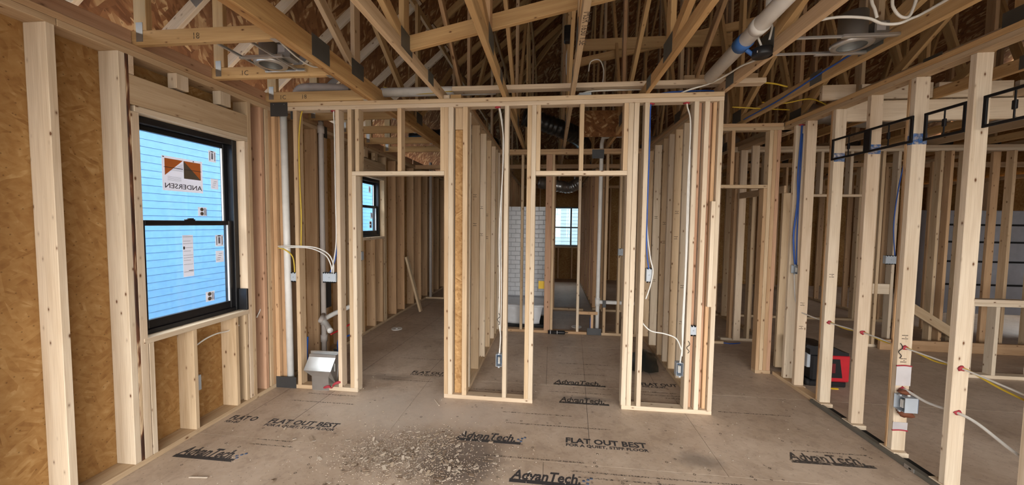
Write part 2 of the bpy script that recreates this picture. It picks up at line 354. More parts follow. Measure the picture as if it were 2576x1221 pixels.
# ------------------------------------------------------------------ windows
def window(name, y0, y1, z0, z1, label, lock=True):
    xw = -2.80
    r = empty(name, (xw, (y0+y1)/2, z0), label, 'window', kind='structure')
    f = .045; zm = z0+(z1-z0)*.517
    for nm, a in (('frame_jamb', (xw-.07, xw+.035, y0, y0+f, z0, z1)), ('frame_jamb', (xw-.07, xw+.035, y1-f, y1, z0, z1)),
                  ('frame_head', (xw-.07, xw+.035, y0+f, y1-f, z1-f, z1)), ('frame_sill', (xw-.07, xw+.035, y0+f, y1-f, z0, z0+f*.7))):
        bar(nm, *a, 'black_frame', r)
    def sash(nm, x, za, zb, rl, st=.036):
        s = bar(nm, x-.016, x+.016, y0+f, y0+f+st, za, zb, 'black_frame', r)
        bar('stile', x-.016, x+.016, y1-f-st, y1-f, za, zb, 'black_frame', s); bar('rail', x-.016, x+.016, y0+f+st, y1-f-st, za, za+rl, 'black_frame', s)
        bar('rail', x-.016, x+.016, y0+f+st, y1-f-st, zb-.036, zb, 'black_frame', s)
        bar('bead', x-.004, x+.010, y1-f-st-.006, y1-f-st, za+rl, zb-.036, 'white_trim', s, .001)
        bar('pane', x-.003, x+.003, y0+f+st, y1-f-st, za+rl, zb-.036, 'glass', s, 0)
        return s
    up = sash('upper_sash', xw-.035, zm-.02, z1-f, .03); lo = sash('lower_sash', xw+.002, z0+f*.7, zm+.02, .062)
    if lock:
        lk = bar('sash_lock', xw+.0, xw+.02, (y0+y1)/2-.045, (y0+y1)/2+.03, zm+.02, zm+.030, 'black_plastic', r); bar('lock_lever', xw+.0, xw+.02, (y0+y1)/2-.02, (y0+y1)/2+.02, zm+.030, zm+.038, 'black_plastic', lk)
        bar('jamb_bracket', xw+.037, xw+.115, y1-.022, y1-.002, z0+.002, z0+.19, 'black_plastic', r)
    return r, up, lo
W1, U1, Lo1 = window('window_1', 2.148, 2.966, .854, 2.346, 'black framed double hung window with stickers in the left wall')
W2, U2, Lo2 = window('window_2', 4.98, 5.654, 1.419, 2.311, 'small black framed double hung window seen through left doorway', False)

def sheet(name, x, y0, y1, z0, z1, parent, mat='paper'): return bar(name, x, x+.0006, y0, y1, z0, z1, mat, parent, 0)
def tri(name, x, pts, mat, parent): return poly(name, [(x, y, z) for y, z in pts], .0004, mat, parent)
def bigsticker(up):
    x = -2.8305; s = sheet('sticker', x, 2.393, 2.704, 1.866, 2.120, up); s['label'] = 'large white sticker with orange peaks and reversed lettering'
    xx = x+.0012
    tri('print', xx, [(2.412, 2.103), (2.548, 2.103), (2.412, 1.978)], 'ink_orange', s); tri('print', xx, [(2.552, 2.103), (2.688, 2.103), (2.688, 1.968)], 'ink_orange', s)
    tri('print', xx, [(2.552, 2.103), (2.688, 1.968), (2.552, 1.968)], 'ink_taupe', s)
    for y0, y1, z in ((2.405, 2.545, 2.040), (2.555, 2.693, 2.040)): sheet('print', xx+.0006, y0, y1, z-.004, z, s, 'ink')
    for k in range(9): sheet('print', xx, 2.548-.012*k, 2.546, 2.085-.008*k-.002, 2.085-.008*k-.0005, s, 'ink_taupe')
    for k in range(5): sheet('print', xx, 2.43, 2.53, 1.972-.007*k-.001, 1.972-.007*k, s, 'ink_taupe')
    sheet('print', xx, 2.398, 2.41, 2.108, 2.116, s, 'ink'); sheet('print', xx, 2.625, 2.635, 2.106, 2.113, s, 'ink')
    text('print', 'ANDERSEN', .052, 'ink', (xx+.0004, 2.695, 1.886), ROT_LEFTW, s, width=.285, mirror=True, bold=.005)
bigsticker(U1)
def label_sheet(parent, x, y0, y1, z0, z1, style):
    s = sheet('sticker', x, y0, y1, z0, z1, parent); xx = x+.0011; w_, h_ = y1-y0, z1-z0
    if style == 'bar':
        for k in range(9): sheet('print', xx, y0+w_*(.35+.03*k), y0+w_*(.35+.03*k)+w_*(.010+.012*(k % 2)), z0+h_*.25, z1-h_*.2, s, 'ink')
        for k in range(2): sheet('print', xx, y0+w_*(.12+.68*k), y0+w_*(.20+.68*k), z0+h_*.12, z1-h_*.12, s, 'ink_taupe')
        sheet('print', xx, y0+w_*.3, y0+w_*.65, z1-h_*.13, z1-h_*.04, s, 'ink')
    elif style == 'form':
        for k, zz in enumerate((.96, .86, .80, .70, .62, .52, .46, .40, .30, .12)): sheet('print', xx, y0+w_*.06, y1-w_*(.06+.2*(k % 3 == 1)), z0+h_*zz-.002, z0+h_*zz, s, 'ink_taupe')
        sheet('print', xx, y0+w_*.05, y0+w_*.2, z0+h_*.66, z0+h_*.73, s, 'ink'); sheet('print', xx, y0+w_*.5, y1-w_*.05, z0+h_*.135, z0+h_*.15, s, 'ink')
    elif style == 'seal':
        for k in range(2):
            c = lathe('print', [(h_*.10, 0), (h_*.20, 0), (h_*.20, .0005), (h_*.10, .0005)], 'ink_taupe', s, (xx, y0+w_*.42, z0+h_*(.27+.47*k)), 12, 'X')
        for k in range(4): sheet('print', xx, y0+w_*(.66+.06*k), y0+w_*(.685+.06*k), z0+h_*.1, z1-h_*.1, s, 'ink_taupe')
        sheet('print', xx, y1-w_*.08, y1-w_*.03, z0+h_*.05, z1-h_*.25, s, 'cable_blue')
    else:
        for k in range(4): sheet('print', xx, y0+w_*(.1+.1*k), y0+w_*(.5+.1*k), z0+h_*(.2+.18*k), z0+h_*(.23+.18*k), s, 'ink_taupe')
label_sheet(U1, -2.8305, 2.762, 2.828, 2.134, 2.227, 'bar'); label_sheet(U1, -2.8305, 2.657, 2.732, 1.682, 1.754, 'seal'); label_sheet(U1, -2.8305, 2.776, 2.842, 1.91, 1.995, 'torn')
label_sheet(Lo1, -2.7940, 2.490, 2.573, 1.211, 1.533, 'form'); label_sheet(Lo1, -2.7940, 2.764, 2.838, 1.430, 1.526, 'bar'); label_sheet(Lo1, -2.7940, 2.764, 2.838, 1.295, 1.392, 'torn'); label_sheet(Lo1, -2.7940, 2.664, 2.742, .982, 1.062, 'seal')
label_sheet(U2, -2.8305, 5.42, 5.48, 2.10, 2.2, 'bar'); label_sheet(Lo2, -2.7940, 5.36, 5.44, 1.55, 1.66, 'seal'); label_sheet(Lo2, -2.7940, 5.40, 5.47, 1.70, 1.79, 'bar')

# ------------------------------------------------------------------ front partition
YF = 3.278; YE = YF+D
wf = empty('wall_front', (0, YF, 0), 'pale stud partition facing the camera with two framed door openings', 'wall', kind='structure')
def fstud(x0, z0=T, z1=TP, mat='lumber', w_=T, ya=YF, yb=YE, name='stud'): return bar(name, x0, x0+w_, ya, yb, z0, z1, mat, wf)
for a, b, m in ((-2.689, -2.30, 'lumber'), (-2.155, -1.84, 'lumber_pale'), (-.986, -.150, 'lumber_pale'), (.645, 1.413, 'lumber_pale')): bar('bottom_plate', a, b, YF, YE, 0, T, m, wf)
bar('top_plate', -2.689, 1.413, YF, YE, TP, TP+T-.001, 'lumber_pale', wf); bar('top_plate', -2.55, 1.413, YF-.002, YE-.002, TP+T, HW, 'lumber', wf)
fstud(-2.689, mat='lumber_warm'); fstud(-2.64, mat='lumber_warm', ya=YF+.03)
fstud(-2.462); fstud(-2.037, mat='lumber_pale'); fstud(-1.916); fstud(-1.8775, z1=2.0845, mat='lumber_pale')
fstud(-1.842, 2.124, name='cripple_stud'); fstud(-1.43, 2.124, name='cripple_stud'); fstud(-1.024, 2.124, name='cripple_stud')
bar('header', -1.8775, -.9875, YF, YE, 2.085, 2.123, 'lumber_pale', wf)
fstud(-.986); fstud(-.9475, mat='lumber_pale', w_=.044); fstud(-.8935, z1=2.50, mat='osb_stud', w_=.076, ya=YF+.040, yb=YF+.078); fstud(-.8935, z0=2.502, w_=.076, ya=YF+.035, yb=YF+.075, mat='lumber')
fstud(-.814, w_=.044); fstud(-.434, mat='lumber_pale'); fstud(-.231); fstud(-.1925, mat='lumber_pale', w_=.04)
bar('header', -.1515, .639, YF, YE, 2.083, 2.121, 'lumber_pale', wf)
fstud(-.1515, 2.122, name='cripple_stud'); fstud(.226, 2.122, name='cripple_stud'); fstud(.601, 2.122, name='cripple_stud')
fstud(.640, mat='lumber_pale', w_=.043); fstud(.686, w_=.042, mat='lumber_pale'); fstud(.774, mat='lumber_pale'); fstud(1.176, mat='lumber_pale')
fstud(1.222, mat='lumber_red', ya=YF+.045, yb=YE-.002, w_=.03); fstud(1.262, mat='lumber_pale'); fstud(1.306, mat='lumber_red', ya=YF+.05, w_=.03); fstud(1.340, mat='lumber_warm', ya=YF+.03, w_=.03); fstud(1.374, mat='lumber_pale')
bar('scab_block', 1.338, 1.371, YF-.012, YF+.028, .955, 1.86, 'lumber_pale', wf)
def nplate(x0, x1, z0, z1, y=YF, parent=None, name='nail_plate'): return bar(name, x0, x1, y-.003, y-.0005, z0, z1, 'nail_plate', parent or wf, .0004)
p = nplate(-2.689, -2.512, 2.645, 2.776); p2 = nplate(-2.692, -2.478, -.0, .112, YF-.001)
for x in (-2.655, -2.545):
    for z in (2.755,): lathe('screw_head', [(0, -.002), (.004, 0)], 'galvanised', p, (x, YF-.004, z), 8, 'Y')
bar('nail_plate', -2.50, -2.465, YF+.02, YF+.023, 2.62, 2.70, 'nail_plate', wf)
bar('lumber_offcut', -1.0, -.945, 3.30, 3.36, HW, HW+.04, 'lumber_pale', wf); bar('lumber_offcut', -.94, -.84, 3.31, 3.36, HW, HW+.045, 'lumber_truss', wf)

# partitions running back from the front wall
def ypart(name, x0, x1, y0, y1, studs, label, mats=('lumber_pale', 'lumber')):
    r = empty(name, ((x0+x1)/2, y0, 0), label, 'wall', kind='structure')
    bar('bottom_plate', x0, x1, y0, y1, 0, T, 'lumber', r); bar('top_plate', x0, x1, y0, y1, TP, TP+T-.001, 'lumber', r); bar('top_plate', x0, x1, y0, y1, TP+T, HW, 'lumber_warm', r)
    for i, y in enumerate(studs): bar('stud', x0, x1, y, y+T, T, TP, mats[i % len(mats)], r)
    return r
ypart('wall_divider_1', -.870, -.781, YE+.003, 5.475, (3.45, 3.90, 4.27, 4.63, 4.98, 5.20, 5.43), 'stud partition running back behind the middle wall segment')
wd2 = ypart('wall_divider_2', 1.325, 1.414, YE+.003, 5.475, (3.44, 3.62, 3.95, 4.205, 4.42, 4.64, 5.01, 5.40), 'stud partition running back behind the right wall segment')

def stamps(par, x0, y, zs, k=0):
    for z in zs:
        for q in range(3): bar('grade_stamp', x0+.018+.02*(q % 2), x0+.058-.012*(q == 1), y-.0008, y-.0003, z+.012*q, z+.012*q+.005, 'stamp', par, 0)
for (x0, y), zs in zip(((1.325, 3.95), (1.325, 4.205), (1.325, 4.64), (1.325, 5.01), (-.870, 3.90), (-.870, 4.27), (-.870, 4.63)), ((1.0, .62), (1.78, 1.5), (1.66, 1.43), (1.74, .9), (1.93, 1.62), (1.82, 1.5), (1.74, 1.45))): stamps(wd2, x0, y, zs)
# ------------------------------------------------------------------ right wall
XR = 2.475
wr = empty('wall_right', (XR, 3.3, 0), 'open stud wall on the right running away from the camera', 'wall', kind='structure')
RS = [1.76, 2.12, 2.500, 2.862, 3.220, 3.578, 3.940]
for i, y in enumerate(RS):
    bar('stud', XR+.008, XR+.008+D, y, y+T, T, TP, 'lumber_pale', wr)
    bar('plate_block', XR, XR+.1, y-.03, y+.09, .001, T-.001, 'lumber_pale', wr)
    if y in (2.862, 3.578): bar('stud', XR+.006, XR+.03, y+T+.001, y+T+.02, T, TP, 'lumber_bark', wr)
bar('top_plate', XR, XR+D, YN, 4.39, TP, TP+T-.001, 'lumber', wr); bar('top_plate', XR, XR+D, YN, 4.29, TP+T, HW, 'lumber_truss', wr)
bar('bottom_plate', XR, XR+D, 3.66, 4.295, 0, T-.002, 'lumber', wr)
bar('edge_strip', XR-.022, XR+.020, YN, 3.66, .001, .03, 'strip_grey', wr)
for a, b in ((1.86, 2.088), (2.212, 2.468), (2.592, 2.830), (2.954, 3.188), (3.312, 3.546)): bar('floor_slot', XR+.022, XR+.095, a, b, .0005, .004, 'void', wr, 0)
for y, zs in ((3.94, (.86, .62)), (2.862, (.86, .69)), (3.578, (1.2,))): stamps(wr, XR+.008, y, zs)
tgp = bar('metal_tag', XR-.026, XR-.022, 2.655, 2.725, .004, .030, 'galvanised', wr, .0005); bar('slot', XR-.0275, XR-.0262, 2.675, 2.69, .012, .022, 'void', tgp, 0)
for y in (4.05,): bar('stud', XR+.010, XR+.099, 4.115, 4.153, T, TP, 'lumber_pale', wr)

# cross wall with doorway at the end of the right wall
YC = 4.30
wc = empty('wall_cross', (2.0, YC, 0), 'short cross wall with a doorway at the far end of the right wall', 'wall', kind='structure')
bar('top_plate', 1.416, XR+D, YC, YC+D, TP, TP+T-.001, 'lumber', wc); bar('top_plate', 1.416, XR-.002, YC, YC+D, TP+T, HW, 'lumber_warm', wc)
bar('header', 1.455, 2.335, YC, YC+D, 2.070, 2.107, 'lumber', wc)
for x, z0 in ((1.417, T), (1.945, 2.108), (1.62, 2.108)): bar('stud', x, x+T, YC, YC+D, z0, TP, 'lumber_warm', wc)
for x, m in ((2.298, 'lumber_warm'),): bar('jack_stud', x, x+.036, YC, YC+D, T, 2.069, m, wc)
for x, m in ((2.336, 'lumber'), (2.376, 'lumber_warm'), (2.416, 'lumber_red')): bar('stud', x, x+T, YC+.002*(x > 2.4), YC+D, T, TP, m, wc)
bar('bottom_plate', 2.298, 2.458, YC, YC+D, 0, T, 'lumber', wc); bar('bottom_plate', 1.417, 1.456, YC, YC+D, 0, T, 'lumber', wc)

# ------------------------------------------------------------------ rear cross wall (bath) and walls beyond
YB = 5.48
wb = empty('wall_rear', (.3, YB, 0), 'stud cross wall beyond the middle doorway', 'wall', kind='structure')
def rstud(x, m='lumber', w_=T, z0=T, z1=TP, par=None, y=YB): return bar('stud', x, x+w_, y, y+D, z0, z1, m, par or wb)
bar('bottom_plate', -.87, .545, YB, YB+D, 0, T, 'lumber_warm', wb); bar('bottom_plate', .76, 1.414, YB, YB+D, 0, T, 'lumber', wb)
bar('top_plate', -.87, 1.414, YB, YB+D, TP-.02, TP+T-.021, 'lumber_warm', wb); bar('top_plate', -.87, 1.414, YB, YB+D, TP+T-.02, HW-.02, 'lumber_warm', wb)
for x, m in ((-.869, 'lumber'), (-.77, 'lumber_warm'), (-.465, 'lumber'), (-.006, 'lumber'), (.385, 'lumber_pale'), (.775, 'lumber'), (.975, 'lumber'), (1.23, 'lumber'), (1.372, 'lumber')): rstud(x, m, z1=TP-.021)
rstud(-.098, 'lumber_red', .089, z1=TP-.021)
bar('block', .42, .70, YB+.01, YB+.05, .30, .345, 'lumber_warm', wb); bar('block', .60, .64, YB+.01, YB+.08, T, .30, 'lumber_warm', wb)
nplate(.55, .757, -.0, .10, YB, wb); nplate(.565, .735, 2.61, 2.74, YB, wb); nplate(.765, .815, .42, .53, YB-.004, wb)

wfr = empty('wall_far_cross', (0, 7.0, 0), 'stud cross wall in the dim rooms at the back', 'wall', kind='structure')
for a, b in ((-.87, .62), (.95, 6.2)): bar('bottom_plate', a, b, 7.0, 7.089, 0, T, 'lumber', wfr)
bar('top_plate', -2.69, 8, 7.0, 7.089, TP, HW, 'lumber_warm', wfr)
for i, x in enumerate((-.85, -.45, .03, .50, .93, 1.3, 1.7, 2.1, 2.5, 2.9, 3.3, 3.7, 4.1, 4.5, 4.9, 5.3, 5.7)): bar('stud', x, x+T, 7.0, 7.089, T, TP, ('lumber_warm', 'lumber')[i % 2], wfr)
for x in (-2.3, -1.9, -1.5, -1.1): bar('stud', x, x+T, 7.6, 7.689, T, TP, 'lumber_warm', wfr)
bar('bottom_plate', -2.69, -.87, 7.6, 7.689, 0, T, 'lumber', wfr)
ypart('wall_divider_3', .80, .889, 7.1, 10.95, tuple(7.15+.36*k for k in range(11)), 'dim stud partition running to the far window wall', ('lumber_warm', 'lumber_red'))
ypart('wall_divider_4', -.98, -.891, 5.58, 10.9, tuple(5.62+.38*k for k in range(14)), 'dim stud partition beyond the left doorway', ('lumber_warm',))
# walls round the right-hand rooms
wrr = empty('wall_right_rear', (4.5, 5.5, 0), 'stud cross wall at the back of the right hand room', 'wall', kind='structure')
bar('top_plate', 2.5, 8.8, 5.5, 5.589, TP-.01, TP+T-.011, 'lumber_pale', wrr); bar('top_plate', 2.5, 8.8, 5.5, 5.589, TP+T-.01, HW-.01, 'lumber_pale', wrr)
bar('bottom_plate', 2.45, 2.98, 5.5, 5.589, 0, T, 'lumber_pale', wrr); bar('bottom_plate', 4.36, 8.8, 5.5, 5.589, 0, T, 'lumber_pale', wrr)
bar('header', 3.43, 4.36, 5.5, 5.589, 2.07, 2.105, 'lumber_pale', wrr)
for x, m in ((2.56, 'lumber_warm'), (2.80, 'lumber'), (2.94, 'lumber_pale'), (3.40, 'lumber'), (4.365, 'lumber'), (4.43, 'lumber'), (4.62, 'lumber_pale'), (5.13, 'lumber'), (5.25, 'lumber_warm'), (5.42, 'lumber'), (5.62, 'lumber_pale'), (5.98, 'lumber'), (6.3, 'lumber'), (6.7, 'lumber'), (7.1, 'lumber')):
    bar('stud', x, x+T, 5.5, 5.589, T, TP-.011, m, wrr)
for x in (3.66, 4.03): bar('cripple_stud', x, x+T, 5.5, 5.589, 2.106, TP-.011, 'lumber_pale', wrr)
bar('block', 4.405, 4.62, 5.51, 5.55, .74, .88, 'lumber_pale', wrr)
wcl = empty('wall_closet', (2.57, 4.6, 0), 'closet side wall with header seen through the far right doorway', 'wall', kind='structure')
bar('header', 2.575, 2.60, 4.42, 5.47, 2.03, 2.11, 'lumber', wcl)
bar('top_plate', 2.57, 2.659, 4.42, 5.49, TP, HW-.012, 'lumber', wcl)
for y, z0 in ((4.75, 2.111), (5.1, 2.111)): bar('stud', 2.57, 2.659, y, y+T, z0, TP, 'lumber_pale', wcl)
bar('stud', 2.575, 2.664, 4.42, 4.458, T, 2.029, 'lumber', wcl); bar('stud', 2.575, 2.664, 5.40, 5.438, T, TP, 'lumber_pale', wcl)
wh = empty('wall_half', (5.2, 4.5, 0), 'low framed half wall at the right edge of the picture', 'wall', kind='structure')
bar('top_plate', 4.60, 7.2, 4.5, 4.589, .842, .880, 'lumber_pale', wh); bar('top_plate', 4.60, 7.2, 4.5, 4.589, .803, .841, 'lumber_pale', wh); bar('bottom_plate', 4.60, 7.2, 4.5, 4.589, 0, T, 'lumber_pale', wh)
for x in (4.602, 4.845, 5.25, 5.65, 6.05, 6.45): bar('stud', x, x+T, 4.5, 4.589, T, .802, 'lumber_pale', wh)
ypart('wall_divider_5', 5.9, 5.989, 5.6, 10.9, tuple(5.65+.4*k for k in range(13)), 'dim stud partition beyond the right hand room', ('lumber_warm', 'lumber'))
ypart('wall_divider_6', 3.05, 3.139, 5.6, 10.9, tuple(5.65+.4*k for k in range(13)), 'dim stud partition behind the closet opening', ('lumber_warm', 'lumber'))

# ------------------------------------------------------------------ exterior shell: far, right and the wall behind the camera
def shell(name, axis, c, a0, a1, opens, label, inner):
    r = empty(name, ((a0+a1)/2, c, 0) if axis == 'Y' else (c, (a0+a1)/2, 0), label, 'wall', kind='structure')
    xs = sorted(set([a0, a1]+[v for o in opens for v in o[:2]]))
    for a, b in zip(xs, xs[1:]):
        op = [o for o in opens if o[0] <= a+1e-6 and o[1] >= b-1e-6]
        spans = [(-.05, HW)] if not op else [(-.05, op[0][2]), (op[0][3], HW)]
        for z0, z1 in spans:
            if z1-z0 < .06: continue
            o0, o1 = (c, c+.012*inner) if inner > 0 else (c-.012, c)
            if axis == 'Y': bar('sheathing_panel', a, b, min(o0, o1), max(o0, o1), z0, z1, 'osb_wall', r, 0)
            else: bar('sheathing_panel', min(o0, o1), max(o0, o1), a, b, z0, z1, 'osb_wall', r, 0)
    n = int((a1-a0)/.406)
    for k in range(n+1):
        a = a0+.02+k*.406
        if any(o[0]-.04 < a < o[1] for o in opens): continue
        d0, d1 = (c-.14*inner-.001*inner, c-.001*inner); d0, d1 = min(d0, d1), max(d0, d1)
        if axis == 'Y': bar('stud', a, a+T, d0, d1, T, TP, 'lumber_warm', r)
        else: bar('stud', d0, d1, a, a+T, T, TP, 'lumber_warm', r)
    d0, d1 = min(c-.14*inner, c-.001*inner), max(c-.14*inner, c-.001*inner)
    if axis == 'Y': bar('top_plate', a0, a1, d0, d1, TP, HW, 'lumber_warm', r)
    else: bar('top_plate', d0, d1, a0, a1, TP, HW, 'lumber_warm', r)
    for o in opens:
        if o[2] > .1:
            if axis == 'Y': bar('window_sill', o[0], o[1], d0, d1, o[2]-.04, o[2], 'lumber', r)
            else: bar('window_sill', d0, d1, o[0], o[1], o[2]-.04, o[2], 'lumber', r)
            if axis == 'Y':
                for q in range(1, int((o[1]-o[0])/.4)+1): bar('cripple_stud', o[0]+.4*q-.2, o[0]+.4*q-.2+T, d0, d1, T, o[2]-.041, 'lumber_warm', r)
    return r
shell('wall_far', 'Y', 11.0, -2.83, 9.6, [(-.02, .84, .98, 2.15)], 'far exterior wall with a window beyond the middle doorway', 1)
shell('wall_east', 'X', 9.6, YN-.1, 11.0, [(7.6, 8.6, .9, 2.1)], 'right exterior wall of the house beyond the stud rooms', 1)
shell('wall_back', 'Y', YN, -2.83, 9.6, BACK_OPEN, 'exterior wall behind the camera with wide open glazing bays', -1)
def farwindow(name, x0, x1, z0, z1, label):
    y = 10.95; r = empty(name, ((x0+x1)/2, y, z0), label, 'window', kind='structure'); f = .045; zm = (z0+z1)/2-.02
    for nm, a in (('frame_jamb', (x0, x0+f, y-.04, y+.06, z0, z1)), ('frame_jamb', (x1-f, x1, y-.04, y+.06, z0, z1)), ('frame_head', (x0+f, x1-f, y-.04, y+.06, z1-f, z1)), ('frame_sill', (x0+f, x1-f, y-.04, y+.06, z0, z0+f)), ('meeting_rail', (x0+f, x1-f, y-.02, y+.03, zm-.02, zm+.02))): bar(nm, *a, 'black_frame', r)
    for za, zb in ((z0+f, zm-.02), (zm+.02, z1-f)): bar('pane', x0+f, x1-f, y, y+.006, za, zb, 'glass', r, 0)
    return r
w3 = farwindow('window_3', -.02, .84, .98, 2.15, 'far black framed window glowing beyond the middle doorway')
bar('mullion', .54, .585, 10.92, 11.0, 1.0, 2.14, 'black_frame', w3)
far_house = empty('far_house', (1, 17, -.55), 'pale neighbouring house wall outside the far window', 'building')
for k in range(40): beam('siding_plank', (-12, 17, -.5+k*.16), (14, 17, -.5+k*.16), .014, .17, 'siding_far', far_house, ref=(0, .09, 1), bev=.001)
bar('wall_core', -12, 14, 17.02, 17.3, -.55, 5.8, 'siding_far', far_house)

# ------------------------------------------------------------------ roof
SL = .85; ZE = 3.45; # underside of the rafters at the wall line
roof = empty('roof', (3, 4, ZE), 'dark OSB roof deck on sloping rafters above the trusses', 'roof', kind='structure')
TH = .117; HD = (YK-YN)/2; RM = (YK+YN)/2                 # half span and ridge line
def zu(x, y): return ZE+SL*min(x-XL, YK-y, y-YN)
xs = [-3.27]+[XL+.55+.80*k for k in range(7)]+[XL+HD]
for a, b in zip(xs, xs[1:]):
    def c(x, s): d = x-XL; return (x, (YK-d) if s else (YN+d), ZE+TH+SL*d)
    A, B, C_, D_ = c(a, 0), c(a, 1), c(b, 1), c(b, 0)
    for q in range(3):
        t0, t1 = q/3, (q+1)/3
        lerp = lambda P, Q, t: tuple(P[i]+(Q[i]-P[i])*t for i in range(3))
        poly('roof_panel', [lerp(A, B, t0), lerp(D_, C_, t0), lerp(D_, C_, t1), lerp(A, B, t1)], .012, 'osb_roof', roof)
for side in (0, 1):
    ds = [-.7]+[.55+.8*k for k in range(7)]+[HD]
    for a, b in zip(ds, ds[1:]):
        def c(d, e): y = (YK-d) if side else (YN+d); return ((XL+d) if not e else 10.0, y, ZE+TH+SL*d)
        pts = [c(a, 0), c(a, 1), c(b, 1), c(b, 0)]
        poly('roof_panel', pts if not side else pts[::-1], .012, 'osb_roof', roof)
for a, b in ((YN, RM), (RM, 11.0)):
    pk = (9.65, RM, ZE+SL*HD)
    poly('added_gable_panel', [(9.65, a, HW), (9.65, b, HW), (9.65, b, ZE if b > 5 else pk[2]), (9.65, a, ZE if a < 0 else pk[2])], .012, 'osb_wall', roof)  # unseen gable end, closed off to keep daylight out of the attic
bar('added_eave_panel', -2.83, 9.65, YN-.03, YN-.018, HW, ZE+TH, 'osb_wall', roof, 0); bar('added_eave_panel', -2.83, 9.65, YK+.02, YK+.032, HW, ZE+TH, 'osb_wall', roof, 0)  # added closures along two eaves, cutting stray daylight into the attic
def rafter(p0, p1, m='lumber_truss'): beam('rafter', p0, p1, T, D, m, roof, ref=(0, 0, 1))
CZ = .045/math.cos(math.atan(SL))
JY = [.46, 1.02, 1.58, 2.14, 2.70, 3.25]+[3.86+.61*k for k in range(11)]
for y in JY:
    d = min(YK-y, y-YN, HD-.1)
    if d < 1.2: continue
    rafter((-1.66, y+.019, ZE+SL*1.03+CZ), (XL+d-.05, y+.019, ZE+SL*(d-.05)+CZ))
beam('hip_rafter', (XL, YK, ZE+.02), (XL+HD, YK-HD, ZE+SL*HD+.02), T, .14, 'lumber_truss', roof)
# blocking above the left wall plate
for a, b in zip([1.62]+JY[3:], JY[3:]):
    if b < 10: bar('rim_block', XL-.06, XL-.022, a+.04, b-.001, HW+.001, HW+.092, 'lumber_red', roof)

bar('rim_block', XL-.06, XL-.022, 10.0, 11.0, HW+.001, HW+.092, 'lumber_red', roof)  # extra block, added to plug a sky leak at the far eave end
# jack trusses from the left wall to the girder
ORD = ['first', 'second', 'third', 'fourth', 'fifth', 'sixth', 'seventh', 'eighth', 'ninth', 'tenth', 'eleventh', 'twelfth', 'thirteenth', 'fourteenth']
jl = {2.14: 'jack truss over the near end of the left window marked 18', 2.70: 'jack truss over the far end of the left window marked 1C', 3.25: 'jack truss just above the front partition top plate at left'}
for i, y in enumerate(JY[:10]):
    j = empty('jack_truss', (XL, y, HW), jl.get(y, 'jack truss over the left wall, %s counted from behind the camera' % ORD[i]), 'truss', 'jack trusses over the left wall')
    bar('bottom_chord', XL-.07, -1.712, y, y+T, HW+.001, HW+D, 'lumber_truss', j)
    bar('heel_post', XL-.005, XL+.085, y, y+T, HW+D+.001, ZE+.10, 'lumber_truss', j)
    beam('top_chord', (-3.22, y+.019, ZE+SL*(-.53)+CZ), (-1.67, y+.019, ZE+SL*1.02+CZ), T, D, 'lumber_pale', j)  # pale material puts the skylit brightness of the tails into their colour
    bar('gusset_plate', XL+.012, XL+.06, y-.002, y-.0005, HW+.02, HW+.14, 'galvanised_dull', j, 0)
    beam('gusset_plate', (-2.86, y-.0015, ZE+SL*(-.17)+CZ), (-2.66, y-.0015, ZE+SL*.03+CZ), .0015, .085, 'galvanised_dull', j, bev=0)
    bar('hanger', -1.76, -1.711, y-.004, y-.001, HW+.05, HW+.09, 'galvanised', j, 0); bar('hanger_seat', -1.745, -1.71, y-.004, y+.042, HW-.002, HW+.0005, 'galvanised', j, 0)
    if y in jl:
        for s, dx in {2.14: (('18', .42),), 2.70: (('1C', .24),), 3.25: (('1C', .13), ('18', .35))}[y]: text('marking', s, .055, 'stamp', (XL+dx, y-.0008, HW+.022), ROT_FRONT, j)

